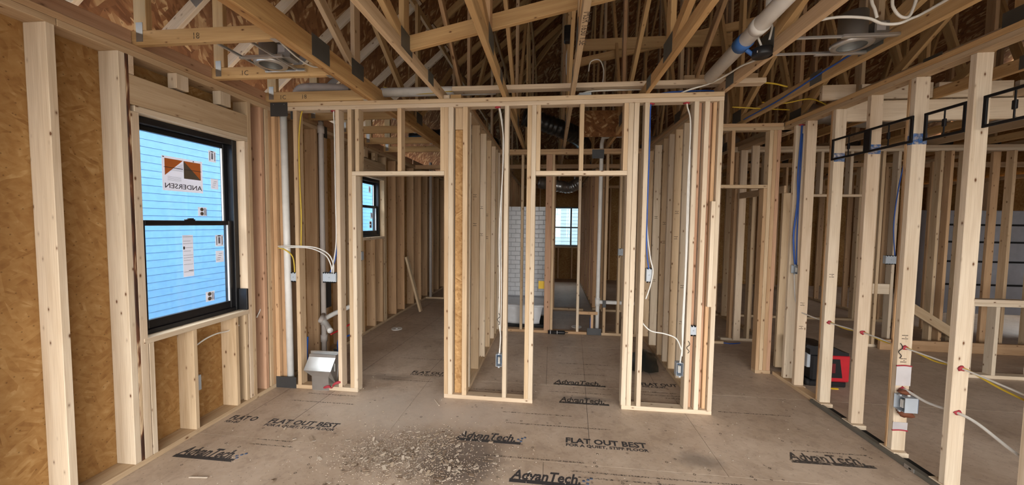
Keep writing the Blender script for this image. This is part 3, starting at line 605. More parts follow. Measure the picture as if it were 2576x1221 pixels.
# main trusses
TX = [-1.70, -1.02, -.44, .16, .79, 1.42, 2.06, 2.67, 3.28, 3.89, 4.50, 5.11, 5.72, 6.33]
TN = ['heavy girder truss with large connector plates at left of the ceiling', 'roof truss next to the girder, carrying the low end of the sloping brace',
      'third roof truss from the left, with nicked bottom edge', 'middle roof truss with faded stencil marks on its bottom chord', 'fifth roof truss from the left with two small connector plates',
      'roof truss at the end of the front partition, with black round box on it', 'roof truss just left of the right wall, carrying the blue cable']
for i, x in enumerate(TX):
    lab = TN[i] if i < 7 else '%s roof truss counted from the left, over the right hand rooms' % ORD[i]
    t = empty('roof_truss', (x, 3, HW), lab, 'truss', 'roof trusses')
    gird = i == 0; ch = .14 if gird else D; m = 'lumber_girder' if gird else ('lumber_truss', 'lumber')[i % 2]; wt = .0 if not gird else T
    for p_ in range(2 if gird else 1):
        bar('bottom_chord', x-.019+p_*.039, x+.019+p_*.039, YN+.05, 10.95, HW+.001, HW+ch, m, t)
    xw = x+wt
    n0 = 2.455 if i not in (0, 4, 5, 6) else (2.98 if i == 0 else 2.68)
    hmax = ZE+SL*min(HD, x-XL)
    def top(y): return min(hmax, zu(9, y))-.02
    # top chord follows the hip roof
    ya = YN+(hmax-ZE)/SL; yb = YK-(hmax-ZE)/SL
    if yb > ya: beam('top_chord', (x, ya, hmax), (x, yb, hmax), T, D, 'lumber_truss', t)
    beam('top_chord', (x, YN, ZE+.045), (x, min(ya, RM), ZE+.045+SL*(min(ya, RM)-YN)), T, D, 'lumber_truss', t); beam('top_chord', (x, YK, ZE+.045), (x, max(yb, RM), ZE+.045+SL*(YK-max(yb, RM))), T, D, 'lumber_truss', t)
    zb = HW+ch
    nodes = [n0, 4.42, 6.1, 7.7, 9.2]
    for k, y in enumerate(nodes):
        bar('web', xw-.0185, xw+.0185, y-.045, y+.045, zb+.001, max(top(y), zb+.3), ('lumber', 'lumber_truss', 'lumber_warm')[(k+i) % 3], t)
        for sx in ((1, -1) if not gird else (1,)):
            xx = xw+sx*.0205; bar('gusset_plate', xx-.001, xx+.001, y-.095, y+.095, zb-.055, zb+.075, 'gusset', t, 0)
    # slanting webs
    if not gird: beam('web', (x, n0-.03, zb+.02), (x, n0-3.1, zb+.02+3.07*.34), .037, .085, 'lumber_truss', t)
    else: beam('web', (xw, n0-.05, zb+.03), (xw, n0-1.3, min(zb+.85, hmax)), .037, .085, 'lumber', t)
    beam('web', (x, 4.36, zb+.02), (x, 2.2, min(zb+1.55, top(2.2))), .037, .085, 'lumber_bark' if i in (1, 5) else 'lumber_truss', t)
    for y0, y1 in ((4.5, 6.05), (7.65, 6.15), (7.75, 9.1)): beam('web', (x, y0, zb+.02), (x, y1, max(top(y1)-.1, zb+.3)), .037, .085, 'lumber_truss', t)
    if gird:
        for sx in (1,): bar('splice_plate', xw+.0195, xw+.0215, 2.385, 2.585, HW+.012, HW+.16, 'gusset', t, 0)
    else:
        for sx in (1, -1): bar('splice_plate', x+sx*.0205-.001, x+sx*.0205+.001, n0+.43, n0+.56, HW+.006, HW+.10, 'gusset', t, 0)
    if i == 3: text('stencil', 'MSR 1650 1.5E', .06, 'stamp', (x-.0115, 2.02, HW+.0003), Matrix(((0, 1, 0), (1, 0, 0), (0, 0, -1))), t)

tag(beam('sloping_brace', (-1.03, 2.525, 2.890), (.95, 2.525, 3.290), T, .098, 'lumber_truss'), 'long sloping brace board nailed across the truss webs near the centre', 'brace')
tag(bar('cat_plank', -.935, 1.77, 3.345, 3.435, HW+D+.0005, HW+D+.042, 'lumber_pale'), 'flat plank laid over the truss chords just behind the front partition', 'plank')
tag(beam('brace', (.30, 4.98, 3.99), (2.2, 4.98, 3.99), T, .14, 'lumber_truss'), 'level brace board across dark truss webs at the centre', 'brace')
tag(beam('brace', (.16, 5.03, 3.76), (2.6, 5.03, 4.24), T, .10, 'lumber_truss'), 'gently rising brace board crossing the level brace', 'brace')
tag(beam('brace', (1.3, 3.95, 3.12), (2.0, 3.95, 3.12), T, .09, 'lumber'), 'short level block between two webs over the far right doorway', 'brace')
cb_ = empty('ceiling_beam', (4.4, 3.62, 2.6), 'pale beam with blocking on top crossing above the right hand room', 'beam')
bar('beam', 2.569, 6.4, 3.60, 3.638, 2.595, HW-.002, 'lumber_pale', cb_)
for a, b in [(2.375, 2.648)]+[(TX[k]+.022, TX[k+1]-.022) for k in range(7, 13)]: bar('block', a, b, 3.60, 3.638, HW+.013, HW+.143, 'lumber_pale', cb_)
tag(bar('platform_panel', .35, .95, 4.75, 4.765, HW-.02, 3.08, 'osb_roof'), 'reddish OSB panel standing in the attic above the middle doorway', 'panel')

# ------------------------------------------------------------------ plumbing
def thing(o, label, cat, group=None): return tag(o, label, cat, group)
pv = empty('vent_pipe', (-2.58, 3.325, .12), 'white vent pipe rising in the front left corner between two steel plates', 'pipe')
tube('pipe', [(-2.573, 3.325, .05), (-2.595, 3.325, 2.70)], .031, 'pvc', pv, 16, False)
drain = empty('drain_stack', (-2.6, 3.91, .1), 'white drain stack with branch fittings on the left wall behind the partition', 'pipe')
tube('pipe', [(-2.6, 3.91, .02), (-2.6, 3.91, 2.60), (-2.6, 3.91, 2.69)], .028, 'pvc_dusty', drain, 14, True, 3)
for z in (.30, .50, 2.68): lathe('coupling', [(.036, -.04), (.036, .04)], 'pvc_dusty', drain, (-2.6, 3.91, z), 14)
tube('branch', [(-2.6, 3.91, .50), (-2.53, 3.86, .47), (-2.40, 3.72, .45)], .030, 'pvc', drain, 12); tube('branch', [(-2.6, 3.91, .52), (-2.52, 4.0, .57), (-2.42, 4.2, .62)], .027, 'pvc', drain, 12); tube('branch', [(-2.6, 3.91, .58), (-2.50, 3.70, .56)], .024, 'pvc_dusty', drain, 12)
bar('nail_plate', XL+.001, XL+.004, 3.985, 4.16, 2.635, 2.77, 'nail_plate', wl); bar('nail_plate', XL+.03, XL+.033, 3.985, 4.15, .615, .915, 'nail_plate', wl); bar('nail_plate', -2.50, -2.38, 3.93, 3.932, .03, .17, 'nail_plate', wl)
tag(tube('water_line', [(-2.45, 3.8, .38), (-2.38, 4.0, .42), (-2.36, 4.15, .44)], .011, 'pipe_red'), 'short red water line beside the drain fittings', 'pipe')
tag(tube('water_line', [(-2.42, 3.9, .12), (-2.42, 3.9, .28), (-2.38, 4.0, .30), (-2.35, 4.1, .30)], .011, 'pipe_blue'), 'blue water line bending behind the duct boot', 'pipe')
tag(tube('water_line', [(-2.48, 3.45, .1), (-2.49, 3.46, .30), (-2.48, 3.46, .46)], .009, 'pipe_blue'), 'thin blue line just right of the corner vent pipe', 'pipe')
tag(tube('ceiling_pipe', [(-1.66, 3.46, 2.905), (-.55, 3.50, 2.915)], .043, 'pvc', seg=16, smooth=False), 'white pipe lying over the chords behind the front partition', 'pipe')
tag(tube('elbow_pipe', [(-2.50, 3.36, 2.79), (-2.46, 3.36, 2.90), (-2.36, 3.36, 2.935), (-2.05, 3.38, 2.925), (-1.96, 3.40, 2.92)], .042, 'pvc_dusty', seg=14), 'grey elbow pipe lying on the jack truss at the left corner', 'pipe')
dp = empty('sloping_pipe', (1.2, 2.8, 2.87), 'long white pipe along the truss near the black round box', 'pipe')
tube('pipe', [(1.245, 3.16, 2.845), (1.255, 1.3, 2.96)], .048, 'pvc', dp, 18, False); tube('riser', [(1.30, 2.45, 2.94), (1.31, 2.46, 3.9)], .028, 'pvc', dp, 12, False)
lathe('coupling', [(.055, -.03), (.055, .03)], 'pvc', dp, (1.25, 2.47, 2.888), 18, 'Y')
lathe('tape_band', [(.053, -.045), (.053, .045)], 'blue_tape', dp, (1.248, 2.66, 2.876), 18, 'Y')
tube('tape_tail', [(1.27, 2.66, 2.83), (1.31, 2.66, 2.80), (1.335, 2.66, 2.79)], .014, 'blue_tape', dp, 6)
rp = empty('vent_pipe', (.70, 5.53, .1), 'white vent pipe with a side branch in the rear cross wall', 'pipe')
tube('pipe', [(.70, 5.53, .09), (.705, 5.53, 2.5), (.71, 5.53, 2.86), (.78, 5.53, 2.93), (1.1, 5.53, 2.95)], .029, 'pvc', rp, 14, True, 3); tube('branch', [(.70, 5.53, .49), (1.36, 5.53, .485)], .029, 'pvc', rp, 14, False); lathe('coupling', [(.037, -.06), (.037, .06)], 'pvc', rp, (.70, 5.53, .49), 14)
tag(tube('water_line', [(.60, 5.50, .05), (.60, 5.50, .26)], .009, 'pipe_blue'), 'short blue line by the rear vent pipe foot', 'pipe')
tag(tube('vent_pipe', [(-2.55, 7.5, .06), (-2.55, 7.5, 2.9)], .03, 'pvc_dusty', seg=12, smooth=False), 'dim vent pipe at the back of the left doorway', 'pipe')
# sheet metal duct boot
db = empty('duct_boot', (-2.23, 3.30, 0), 'shiny sheet metal duct boot standing in the left wall segment', 'duct')
def boot():
    bm = bmesh.new(); x0, x1 = -.155, .125
    prof = [(-.045, .195), (-.03, .215), (.04, .30), (.045, .325), (.09, .325), (.10, .20), (.10, .0), (-.03, .0), (-.035, .14)]
    A = [bm.verts.new((x0, y, z)) for y, z in prof]; B = [bm.verts.new((x1, y, z)) for y, z in prof]; n = len(prof)
    for k in range(n): bm.faces.new((A[k], A[(k+1) % n], B[(k+1) % n], B[k]))
    bm.faces.new(A); bm.faces.new(B[::-1])
    for v in bm.verts:
        if v.co.z < .16: v.co.x = v.co.x*.62+.02
    bmobj('body', bm, 'galvanised', db, (-2.23, 3.30, 0))
boot(); bar('seam_flange', -2.40, -2.10, 3.385, 3.405, .315, .345, 'galvanised', db); bar('label_strip', -2.10, -2.085, 3.30, 3.33, .18, .26, 'galvanised_dull', db)
def blob(name, loc, r, mat, label, cat, parent=None, sq=(1, 1, .5), seed=0):
    rn = random.Random(seed); bm = bmesh.new(); bmesh.ops.create_icosphere(bm, subdivisions=2, radius=r)
    for v in bm.verts: v.co = Vector((v.co.x*sq[0], v.co.y*sq[1], v.co.z*sq[2]))*(1+rn.uniform(-.3, .35))
    o = bmobj(name, bm, mat, parent, loc, True)
    if label: tag(o, label, cat)
    return o
tag(tube('firestop_smear', [(-2.18, YF-.012, .030), (-2.13, YF-.014, .045), (-2.10, YF-.012, .03), (-2.07, YF-.012, .075), (-2.02, YF+.01, .09)], lambda t: .012+.008*math.sin(9*t), 'firestop_red', seg=7, flat=.7), 'dark red sealant smear on the plate beside the duct boot', 'sealant')

# ------------------------------------------------------------------ electrical boxes
def ebox(name, c, sx, sy, sz, face, label, mat='box_grey', gangs=1, inner='box_blue', group='electrical boxes'):
    """open-front box; face = -Y or -X or +X direction that is open."""
    e = empty(name, c, label, 'electrical box', group); th = .003
    wx, wz = sx/2, sz/2
    def B(nm, x0, x1, y0, y1, z0, z1, m, par=e):
        if face == '-Y': a = (x0, x1, y0, y1)
        elif face == '-X': a = (y0, y1, x0, x1)
        else: a = (-y1, -y0, x0, x1)
        return bar(nm, c[0]+a[0], c[0]+a[1], c[1]+a[2], c[1]+a[3], c[2]+z0, c[2]+z1, m, par, .0008)
    bk = B('body', -wx, wx, sy-th, sy, -wz, wz, inner)
    B('side', -wx, -wx+th, 0, sy-th, -wz, wz, mat); B('side', wx-th, wx, 0, sy-th, -wz, wz, mat); B('side', -wx+th, wx-th, 0, sy-th, wz-th, wz, mat); B('side', -wx+th, wx-th, 0, sy-th, -wz, -wz+th, mat)
    for k in range(gangs):
        x = -wx+sx*(k+.5)/gangs
        for s in (-1, 1): B('screw_ear', x-.008, x+.008, -.003, .006, s*(wz+.004)-.006, s*(wz+.004)+.006, mat)
    for k in range(2): B('wire_end', -wx*.3+.012*k, -wx*.3+.012*k+.006, .01, sy-.01, -wz*.6, wz*.5, 'cable_white')
    return e
def blankbox(name, c, sx, sy, sz, label, gangs):
    e = empty(name, c, label, 'electrical box', 'electrical boxes')
    bar('body', c[0]-sx/2, c[0]+sx/2, c[1], c[1]+sy, c[2]-sz/2, c[2]+sz/2, 'box_grey', e, .003)
    for k in range(gangs*2):
        x = c[0]-sx/2+sx*(k+.5)/(gangs*2)
        for s in (-1, 1): bar('knockout', x-.006, x+.006, c[1]-.004, c[1]+.02, c[2]+s*sz/2-.008, c[2]+s*sz/2+.004, 'void', e, 0)
    lathe('nail_boss', [(.006, 0), (.006, -.004)], 'box_grey', e, (c[0], c[1], c[2]), 10, 'Y')
    return e
blankbox('electrical_box', (-2.13, 3.295, 1.11), .135, .06, .09, 'wide grey electrical box between studs above the duct boot', 3)
blankbox('electrical_box', (-2.500, 3.292, 1.105), .06, .06, .085, 'small grey electrical box beside the corner vent pipe', 1)
ebox('electrical_box', (-.470, 3.31, .373), .058, .06, .115, '-Y', 'open electrical box low in the middle wall segment')
ebox('electrical_box', (1.147, 3.31, .378), .058, .06, .118, '-Y', 'open electrical box with wires low in the right wall segment')
blankbox('electrical_box', (.862, 3.32, 1.21), .05, .05, .12, 'grey electrical box at mid height in the right wall segment', 1)
blankbox('electrical_box', (1.235, 3.275, .742), .05, .04, .08, 'small grey bracket box on a stud of the right wall segment', 1)
ebox('electrical_box', (2.485, 4.03, 1.213), .10, .06, .085, '-X', 'grey switch box hung with blue cable at end of right wall')
ebox('electrical_box', (2.470, 2.812, .415), .085, .085, .105, '-X', 'galvanised outlet box sealed with putty on a right wall stud', inner='box_blue')
blankbox('electrical_box', (-2.75, 2.495, .37), .03, .055, .12, 'grey outlet box under the left window', 1)
blankbox('electrical_box', (1.02, 5.46, 1.25), .10, .05, .10, 'dark box on the rear cross wall right of the vent pipe', 1)
blankbox('electrical_box', (4.56, 5.44, 1.22), .13, .05, .11, 'dark double box on the rear wall of the right room', 2)
blankbox('electrical_box', (-2.66, 4.83, 1.17), .05, .06, .12, 'dark box on the left wall below the small window', 1)
blob('putty', (2.515, 2.82, .335), .04, 'firestop_brown', 'brown putty pad under the outlet box on the right wall', 'sealant', sq=(1.2, .9, .6), seed=2)
blob('putty', (2.515, 2.825, .49), .032, 'firestop_brown', 'brown putty pad on top of the outlet box on the right wall', 'sealant', sq=(1.2, .9, .5), seed=3)
for z0, z1, lb in ((.52, .665, 'upper'), (.19, .25, 'lower')):
    f = tag(bar('foil_tape', XR+.004, XR+.10, 2.8585, 2.8605, z0, z1, 'foil'), 'strip of shiny foil tape on a right wall stud, %s of two' % lb, 'tape')
    tube('sealant_edge', [(XR+.0, 2.857, z1 if lb == 'upper' else z0), (XR+.05, 2.857, (z1 if lb == 'upper' else z0)+.004), (XR+.1, 2.857, (z1 if lb == 'upper' else z0))], .005, 'firestop_red', f)

# red firestop dots on the right wall studs
for (y, z), lb in zip(((3.578, .786), (3.220, .801), (2.862, .796), (2.500, .793), (2.500, .511), (2.862, .498)), ('far stud', 'second farthest stud', 'foil taped stud', 'nearest stud at upper height', 'nearest stud at lower height', 'foil taped stud beside the outlet box')):
    blob('firestop_dab', (XR+.05, y-.004, z), .018, 'firestop_red', 'red sealant dab round the cable hole on the ' + lb, 'sealant', sq=(1.2, .35, .9), seed=int(y*100+z*10))
for x, y, z, lb in ((-.50, YF+.03, TP-.004, 'middle segment'), (.83, YF+.03, TP-.004, 'right segment by the blue cable'), (1.12, YF+.03, TP-.004, 'right segment by the white cable'), (-2.07, YF+.03, TP-.004, 'left segment'), (2.52, 4.09, TP-.004, 'right wall end')):
    blob('firestop_dab', (x, y, z), .022, 'firestop_red', 'red sealant under the top plate, ' + lb, 'sealant', sq=(1.2, .9, .4), seed=int(x*50+90))

# ------------------------------------------------------------------ cables
def cable(pts, col, label, r=.006, **k): return tag(tube('cable', pts, r, 'cable_'+col, **k), label, 'cable', 'electrical cables')
cable([(-.50, 3.31, 2.75), (-.49, 3.31, 2.69), (-.45, 3.30, 2.45), (-.447, 3.30, 2.2), (-.475, 3.30, 1.6), (-.468, 3.30, 1.1), (-.470, 3.30, .75), (-.455, 3.31, .6), (-.468, 3.32, .44)], 'white', 'white cable dropping down the middle segment stud to its box')
cable([(-.485, 3.32, 2.69), (-.452, 3.315, 2.42), (-.462, 3.315, 1.6), (-.452, 3.315, 1.0), (-.462, 3.32, .44)], 'white', 'second white cable beside the middle segment stud')
cable([(.83, 3.30, 2.72), (.822, 3.30, 2.62), (.802+.02, 3.29, 2.3), (.82, 3.29, 1.8), (.825, 3.29, 1.45), (.85, 3.30, 1.27)], 'blue', 'blue cable down the right segment stud to mid height box')
cable([(.815, 3.305, 2.70), (.818, 3.305, 2.4), (.823, 3.305, 1.7), (.86, 3.305, 1.38), (.89, 3.31, 1.25), (.87, 3.305, 1.12), (.835, 3.305, 1.0)], 'white', 'white cable running beside the blue cable in right segment')
cable([(1.12, 3.30, 2.72), (1.125, 3.30, 2.66), (1.155, 3.295, 2.5), (1.15, 3.295, 2.0), (1.155, 3.295, 1.3), (1.150, 3.30, .8), (1.155, 3.30, .6), (1.145, 3.31, .44)], 'white', 'white cable dropping to the low box of the right segment')
cable([(1.16, 3.30, 2.3), (1.165, 3.30, 1.6), (1.16, 3.30, .8), (1.16, 3.31, .5)], 'white', 'second white cable above the low box of right segment')
cable([(.80, 3.31, .80), (.88, 3.30, .72), (1.0, 3.29, .70), (1.10, 3.295, .66), (1.15, 3.30, .56)], 'white', 'white cable looping across the right segment bay')
cable([(-2.69, 3.30, 1.40), (-2.60, 3.28, 1.405), (-2.46, 3.26, 1.41), (-2.25, 3.26, 1.40), (-2.12, 3.27, 1.34), (-2.075, 3.28, 1.24), (-2.085, 3.295, 1.15)], 'white', 'white cable arching over to the wide box in left segment')
cable([(-2.69, 3.31, 1.385), (-2.50, 3.27, 1.395), (-2.30, 3.27, 1.39), (-2.16, 3.28, 1.33), (-2.11, 3.285, 1.25), (-2.10, 3.30, 1.15)], 'white', 'second white cable arching to the wide box')
cable([(-2.055, 3.30, 2.72), (-2.06, 3.295, 2.66), (-2.052, 3.29, 2.5), (-2.047, 3.285, 1.9), (-2.047, 3.285, 1.45), (-2.10, 3.29, 1.16)], 'white', 'white cable down the stud above the wide box')
cable([(-2.048, 3.30, 2.3), (-2.050, 3.30, 1.6), (-2.06, 3.30, 1.32), (-2.12, 3.30, 1.16)], 'blue', 'thin blue cable beside the wide box stud')
cable([(-2.38, 3.31, 2.72), (-2.40, 3.30, 2.62), (-2.42, 3.30, 2.4), (-2.418, 3.30, 2.0), (-2.41, 3.30, 1.7), (-2.418, 3.30, 1.4)], 'yellow', 'yellow cable down the first stud right of the vent pipe')
cable([(-2.66, 3.30, 1.385), (-2.58, 3.29, 1.37), (-2.50, 3.29, 1.30), (-2.485, 3.295, 1.15)], 'yellow', 'short yellow cable to the small corner box')
cable([(-1.64, 3.46, 2.955), (-1.5, 3.455, 2.91), (-1.34, 3.45, 2.882), (-1.15, 3.45, 2.885), (-.95, 3.45, 2.895), (-.45, 3.452, 2.884), (.16, 3.45, 2.888), (.87, 3.45, 2.888), (1.73, 3.45, 2.90), (2.0, 3.46, 2.86)], 'yellow', 'yellow cable strung along behind the front partition top', .007)
cable([(.19, 3.40, 2.80), (.30, 3.40, 2.84), (.5, 3.42, 2.855), (.8, 3.46, 2.87)], 'white', 'white cable leaving the junction box above the middle doorway', .007)
cable([(1.08, 3.33, 2.785), (1.15, 3.30, 2.805), (1.28, 3.25, 2.83), (1.36, 3.12, 2.85), (1.40-.025, 2.95, 2.84), (1.39, 2.80, 2.815), (1.385, 2.66, 2.79), (1.39, 2.62, 2.80)], 'white', 'white cable along the truss to the black round box', .007)
cable([(.88, 3.36, 2.785), (1.0, 3.38, 2.81), (1.2, 3.42, 2.83), (1.35, 3.45, 2.84), (1.5, 3.5, 2.84)], 'blue', 'blue cable crossing above the right segment top plate', .007)
cable([(1.345, 2.62, 2.83), (1.305, 2.60, 2.90), (1.315, 2.60, 2.965), (1.355, 2.60, 2.985), (1.392, 2.60, 2.95), (1.390, 2.62, 2.87)], 'white', 'white cable loop standing on the black round box', .007)
cable([(2.035, 4.25, 2.80), (2.033, 3.7, 2.80), (2.034, 3.4, 2.815), (2.033, 3.1, 2.835), (2.034, 2.9, 2.845), (2.02, 2.76, 2.85), (1.9, 2.70, 2.86)], 'blue', 'blue cable stapled along truss left of the right wall', .007)
cable([(2.03, 3.9, 2.87), (2.2, 3.85, 2.84), (2.4, 3.8, 2.86), (2.55, 3.8, 2.80)], 'yellow', 'yellow cable above the far end of the right wall', .006)
cable([(1.80, 4.0, 2.86), (2.1, 3.95, 2.82), (2.4, 4.1, 2.85)], 'yellow', 'yellow cable sagging over the cross wall', .006)
cable([(1.446, 2.38, 2.84), (1.53, 2.375, 2.858), (1.635, 2.37, 2.868), (1.77, 2.36, 2.85), (1.85, 2.36, 2.816), (1.93, 2.355, 2.81), (2.0, 2.36, 2.838), (2.034, 2.33, 2.85), (2.034, 2.1, 2.85), (2.034, 1.7, 2.85)], 'white', 'white cable sweeping over the right downlight', .008)
cable([(1.815, 2.352, 2.845), (1.80, 2.35, 2.89), (1.775, 2.345, 2.96), (1.76, 2.3, 3.15)], 'white', 'white cable hanging above the right downlight', .008)
cable([(1.885, 2.33, 3.1), (1.887, 2.35, 2.94), (1.90, 2.35, 2.885), (1.934, 2.35, 2.846), (1.97, 2.35, 2.84), (1.99, 2.35, 2.87), (2.0, 2.34, 2.95), (1.98, 2.33, 3.1)], 'white', 'white cable loop above the truss near right wall', .008)
cable([(2.52, 4.09, 2.72), (2.515, 4.08, 2.62), (2.50, 4.075, 2.2), (2.505, 4.07, 1.9), (2.485, 4.07, 1.6), (2.49, 4.06, 1.40), (2.50, 4.05, 1.26)], 'blue', 'blue cable bundle dropping to the switch box at wall end', .009)
cable([(2.52, 4.07, 2.60), (2.51, 4.06, 2.0), (2.508, 4.055, 1.6), (2.515, 4.05, 1.26)], 'blue', 'second strand of the blue bundle by the switch box', .007)
cable([(2.505, 4.06, 1.16), (2.51, 4.05, 1.0), (2.515, 4.03, .88), (2.52, 3.96, .80), (2.522, 3.9, .785), (2.525, 3.6, .782), (2.525, 3.22, .80), (2.525, 2.86, .796), (2.525, 2.5, .793), (2.53, 2.1, .76)], 'white', 'white cable threaded through the right wall studs', .006)
cable([(2.53, 3.57, .79), (2.535, 3.4, .778), (2.53, 3.22, .803), (2.535, 3.04, .785), (2.53, 2.86, .80), (2.535, 2.66, .775), (2.53, 2.5, .797), (2.54, 2.3, .75), (2.55, 2.1, .72)], 'yellow', 'yellow cable threaded through the right wall studs', .006)
cable([(2.52, 2.80, .47), (2.525, 2.84, .50), (2.525, 2.68, .485), (2.52, 2.50, .511), (2.53, 2.40, .50), (2.54, 2.25, .44), (2.56, 2.1, .38)], 'white', 'thick white cable from the outlet box past the nearest right stud', .009)
cable([(-2.76, 2.53, .662), (-2.74, 2.60, .70), (-2.74, 2.70, .712), (-2.75, 2.82, .70), (-2.75, 2.93, .72)], 'white', 'white cable under the left window', .006)
cable([(-2.74, 3.176, 1.45), (-2.73, 3.19, 1.25), (-2.73, 3.195, 1.05), (-2.735, 3.17, .85), (-2.74, 3.11, .74)], 'white', 'white cable hanging on the stud right of left window', .006)
cable([(-1.76, 2.12, 2.84), (-1.79, 2.25, 2.83), (-1.80, 2.45, 2.80), (-1.79, 2.6, 2.80), (-1.75, 2.68, 2.83)], 'white', 'white cable along the girder truss by left downlight', .006)
cable([(2.66, 2.0, 2.86), (2.68, 2.5, 2.80), (2.69, 3.0, 2.78), (2.69, 3.6, 2.80), (2.70, 4.3, 2.85)], 'black', 'black cable stapled beyond the right wall', .010)
cable([(4.60, 5.44, 1.28), (4.57, 5.45, 1.7), (4.60, 5.45, 2.2), (4.66, 5.45, 2.6)], 'blue', 'blue and white cable above the dark double box', .007)
cable([(.32, 3.6, 3.1), (.34, 3.6, 3.19), (.42, 3.6, 3.20), (.46, 3.6, 3.10), (.45, 3.6, 2.98)], 'white', 'white cable curl above the plank at the centre', .005)
cable([(.18, 4.4, 3.75), (.14, 4.42, 3.65), (.14, 4.42, 3.42), (.18, 4.42, 3.36)], 'white', 'white cable under the black attic box', .008)
for x, y, z, lb in ((-2.735, 2.512, .665, 'under left window'), (-.47, YF-.004, .78, 'on the middle segment stud'), (1.195, YF-.004, .60, 'on the right segment stud'), (2.49, 2.855, .78, 'on the foil taped stud')):
    tag(tube('twist_tie', [(x, y, z+.05), (x+.012, y-.004, z+.02), (x-.012, y-.004, z-.01), (x+.010, y, z-.04), (x, y, z-.06)], .0025, 'cable_black'), 'small dark wire scribble ' + lb, 'wire')

# ------------------------------------------------------------------ recessed downlights and attic things
def downlight(c, label, ax):
    e = empty('downlight', c, label, 'downlight'); x, y, z = c
    lathe('trim_ring', [(.075, 0), (.105, .0), (.112, .02), (.08, .035), (.072, .03)], 'galvanised', e, c, 28, caps=False)
    lathe('can', [(.074, .002), (.074, .20), (0, .20)], 'galvanised_dull', e, c, 28, caps=False)
    lathe('lamp_socket', [(.0, .12), (.05, .12), (.055, .16)], 'black_plastic', e, c, 20)
    bar('junction_box', x+.09, x+.19, y-.05, y+.05, z+.03, z+.13, 'galvanised_dull', e); bar('label', x+.10, x+.15, y-.052, y-.0505, z+.07, z+.12, 'paper', e, 0)
    bar('frame_pan', x-.14, x+.19, y-.13, y-.105, z, z+.02, 'galvanised', e); bar('frame_pan', x-.14, x+.19, y+.105, y+.13, z, z+.02, 'galvanised', e)
    for s in (-1, 1):
        if ax == 'X': bar('hanger_bar', 1.44, 2.04, y+s*.11-.006, y+s*.11+.006, z+.005, z+.022, 'galvanised', e)
        else: bar('hanger_bar', x+s*.12-.006, x+s*.12+.006, 2.182, 2.697, z+.005, z+.022, 'galvanised', e)
downlight((-2.08, 2.55, 2.795), 'metal recessed downlight can hung between the left jack trusses', 'Y')
downlight((1.87, 2.60, 2.800), 'metal recessed downlight can hung between trusses at upper right', 'X')
bb = empty('round_box', (1.375, 2.64, 2.79), 'black round ceiling box on the truss at upper right', 'electrical box')
lathe('shell', [(0, -.022), (.058, -.022), (.062, -.015), (.062, .025), (.054, .032), (0, .032)], 'black_plastic', bb, (1.362, 2.64, 2.795), 24); bar('lug', 1.40, 1.43, 2.62, 2.66, 2.80, 2.83, 'black_plastic', bb); bar('label', 1.310, 1.3125, 2.60, 2.612, 2.785, 2.797, 'paper', bb, 0)
ab = empty('attic_box', (.16, 4.34, 3.82), 'black box high on the middle truss web', 'electrical box')
bar('shell', .10, .20, 4.28, 4.37, 3.72, 3.90, 'black_plastic', ab, .012); bar('cover', .105, .195, 4.272, 4.28, 3.74, 3.82, 'black_plastic', ab); bar('label', .175, .19, 4.2695, 4.271, 3.76, 3.80, 'paper', ab, 0)
jb = empty('ceiling_junction_box', (.27, 3.42, 2.80), 'small grey junction box above the middle doorway top plate', 'electrical box')
bar('shell', .22, .33, 3.38, 3.46, 2.775, 2.83, 'box_grey', jb, .004); bar('clamp', .20, .22, 3.40, 3.43, 2.79, 2.81, 'galvanised', jb)
def flexduct(pts, r, mat, label):
    P = smoothpts(pts, 14); return tag(tube('flexible_duct', P, lambda t: r*(1+.06*math.sin(t*len(P)*1.9)), mat, None, 14, False), label, 'duct')
flexduct([(-.4, 5.0, 3.1), (-.1, 5.1, 3.02), (.15, 5.2, 2.95), (.35, 5.5, 2.93), (.5, 6.2, 2.95)], .12, 'duct_black', 'black flexible duct curling over the middle doorway')
flexduct([(-2.2, 5.6, 2.98), (-1.7, 5.5, 2.97), (-1.3, 5.6, 2.99), (-1.0, 6.2, 3.0)], .10, 'duct_black', 'black flexible duct above the left doorway')
flexduct([(2.9, 4.9, 3.05), (3.3, 4.8, 2.98), (3.9, 4.9, 2.96), (4.6, 4.8, 3.0), (5.4, 5.0, 3.0)], .11, 'foil_duct', 'silver flexible duct over the right hand room')
flexduct([(1.5, 6.2, 2.98), (2.2, 6.1, 2.96), (2.9, 6.3, 3.0)], .11, 'foil_duct', 'silver flexible duct beyond the far right doorway')
fd_ = flexduct([(-.3, 8.6, 2.6), (.1, 8.5, 2.52), (.4, 8.6, 2.5), (.62, 8.5, 2.6)], .13, 'foil_duct', 'silver duct in the far room above the bright window')

for x in (-.1, .5): bar('hanger_strap', x-.012, x+.012, 8.53, 8.535, 2.62, HW, 'galvanised_dull', fd_, 0)
# black metal frames slung along the right wall
def bframe(x, y0, y1, panels, label):
    z0, z1 = 2.243, 2.428; e = empty('black_frame', (x, (y0+y1)/2, z0), label, 'metal frame', 'black frames on the right wall'); t_ = .014
    bar('rail', x-.006, x+.006, y0, y1, z0, z0+.017, 'black_frame', e, .001); bar('rail', x-.006, x+.006, y0, y1, z1-.017, z1, 'black_frame', e, .001)
    n = panels
    for k in range(n+1):
        y = y0+(y1-y0)*k/n; wd = .018 if k in (0, n) else .03
        bar('upright', x-.0055, x+.0055, max(y0, y-wd), min(y1, y+wd), z0+.017, z1-.017, 'black_frame', e, .001)
        if k < n:
            ym = y+(y1-y0)/n/2; bar('rod', x-.003, x+.003, ym-.004, ym+.004, z0+.017, z1-.017, 'black_frame', e, .001); bar('knob', x-.007, x+.007, ym-.011, ym+.011, z0+.065, z0+.115, 'black_frame', e, .003)
bframe(2.462, 2.842, 3.575, 2, 'black frame with two openings across two right wall studs')
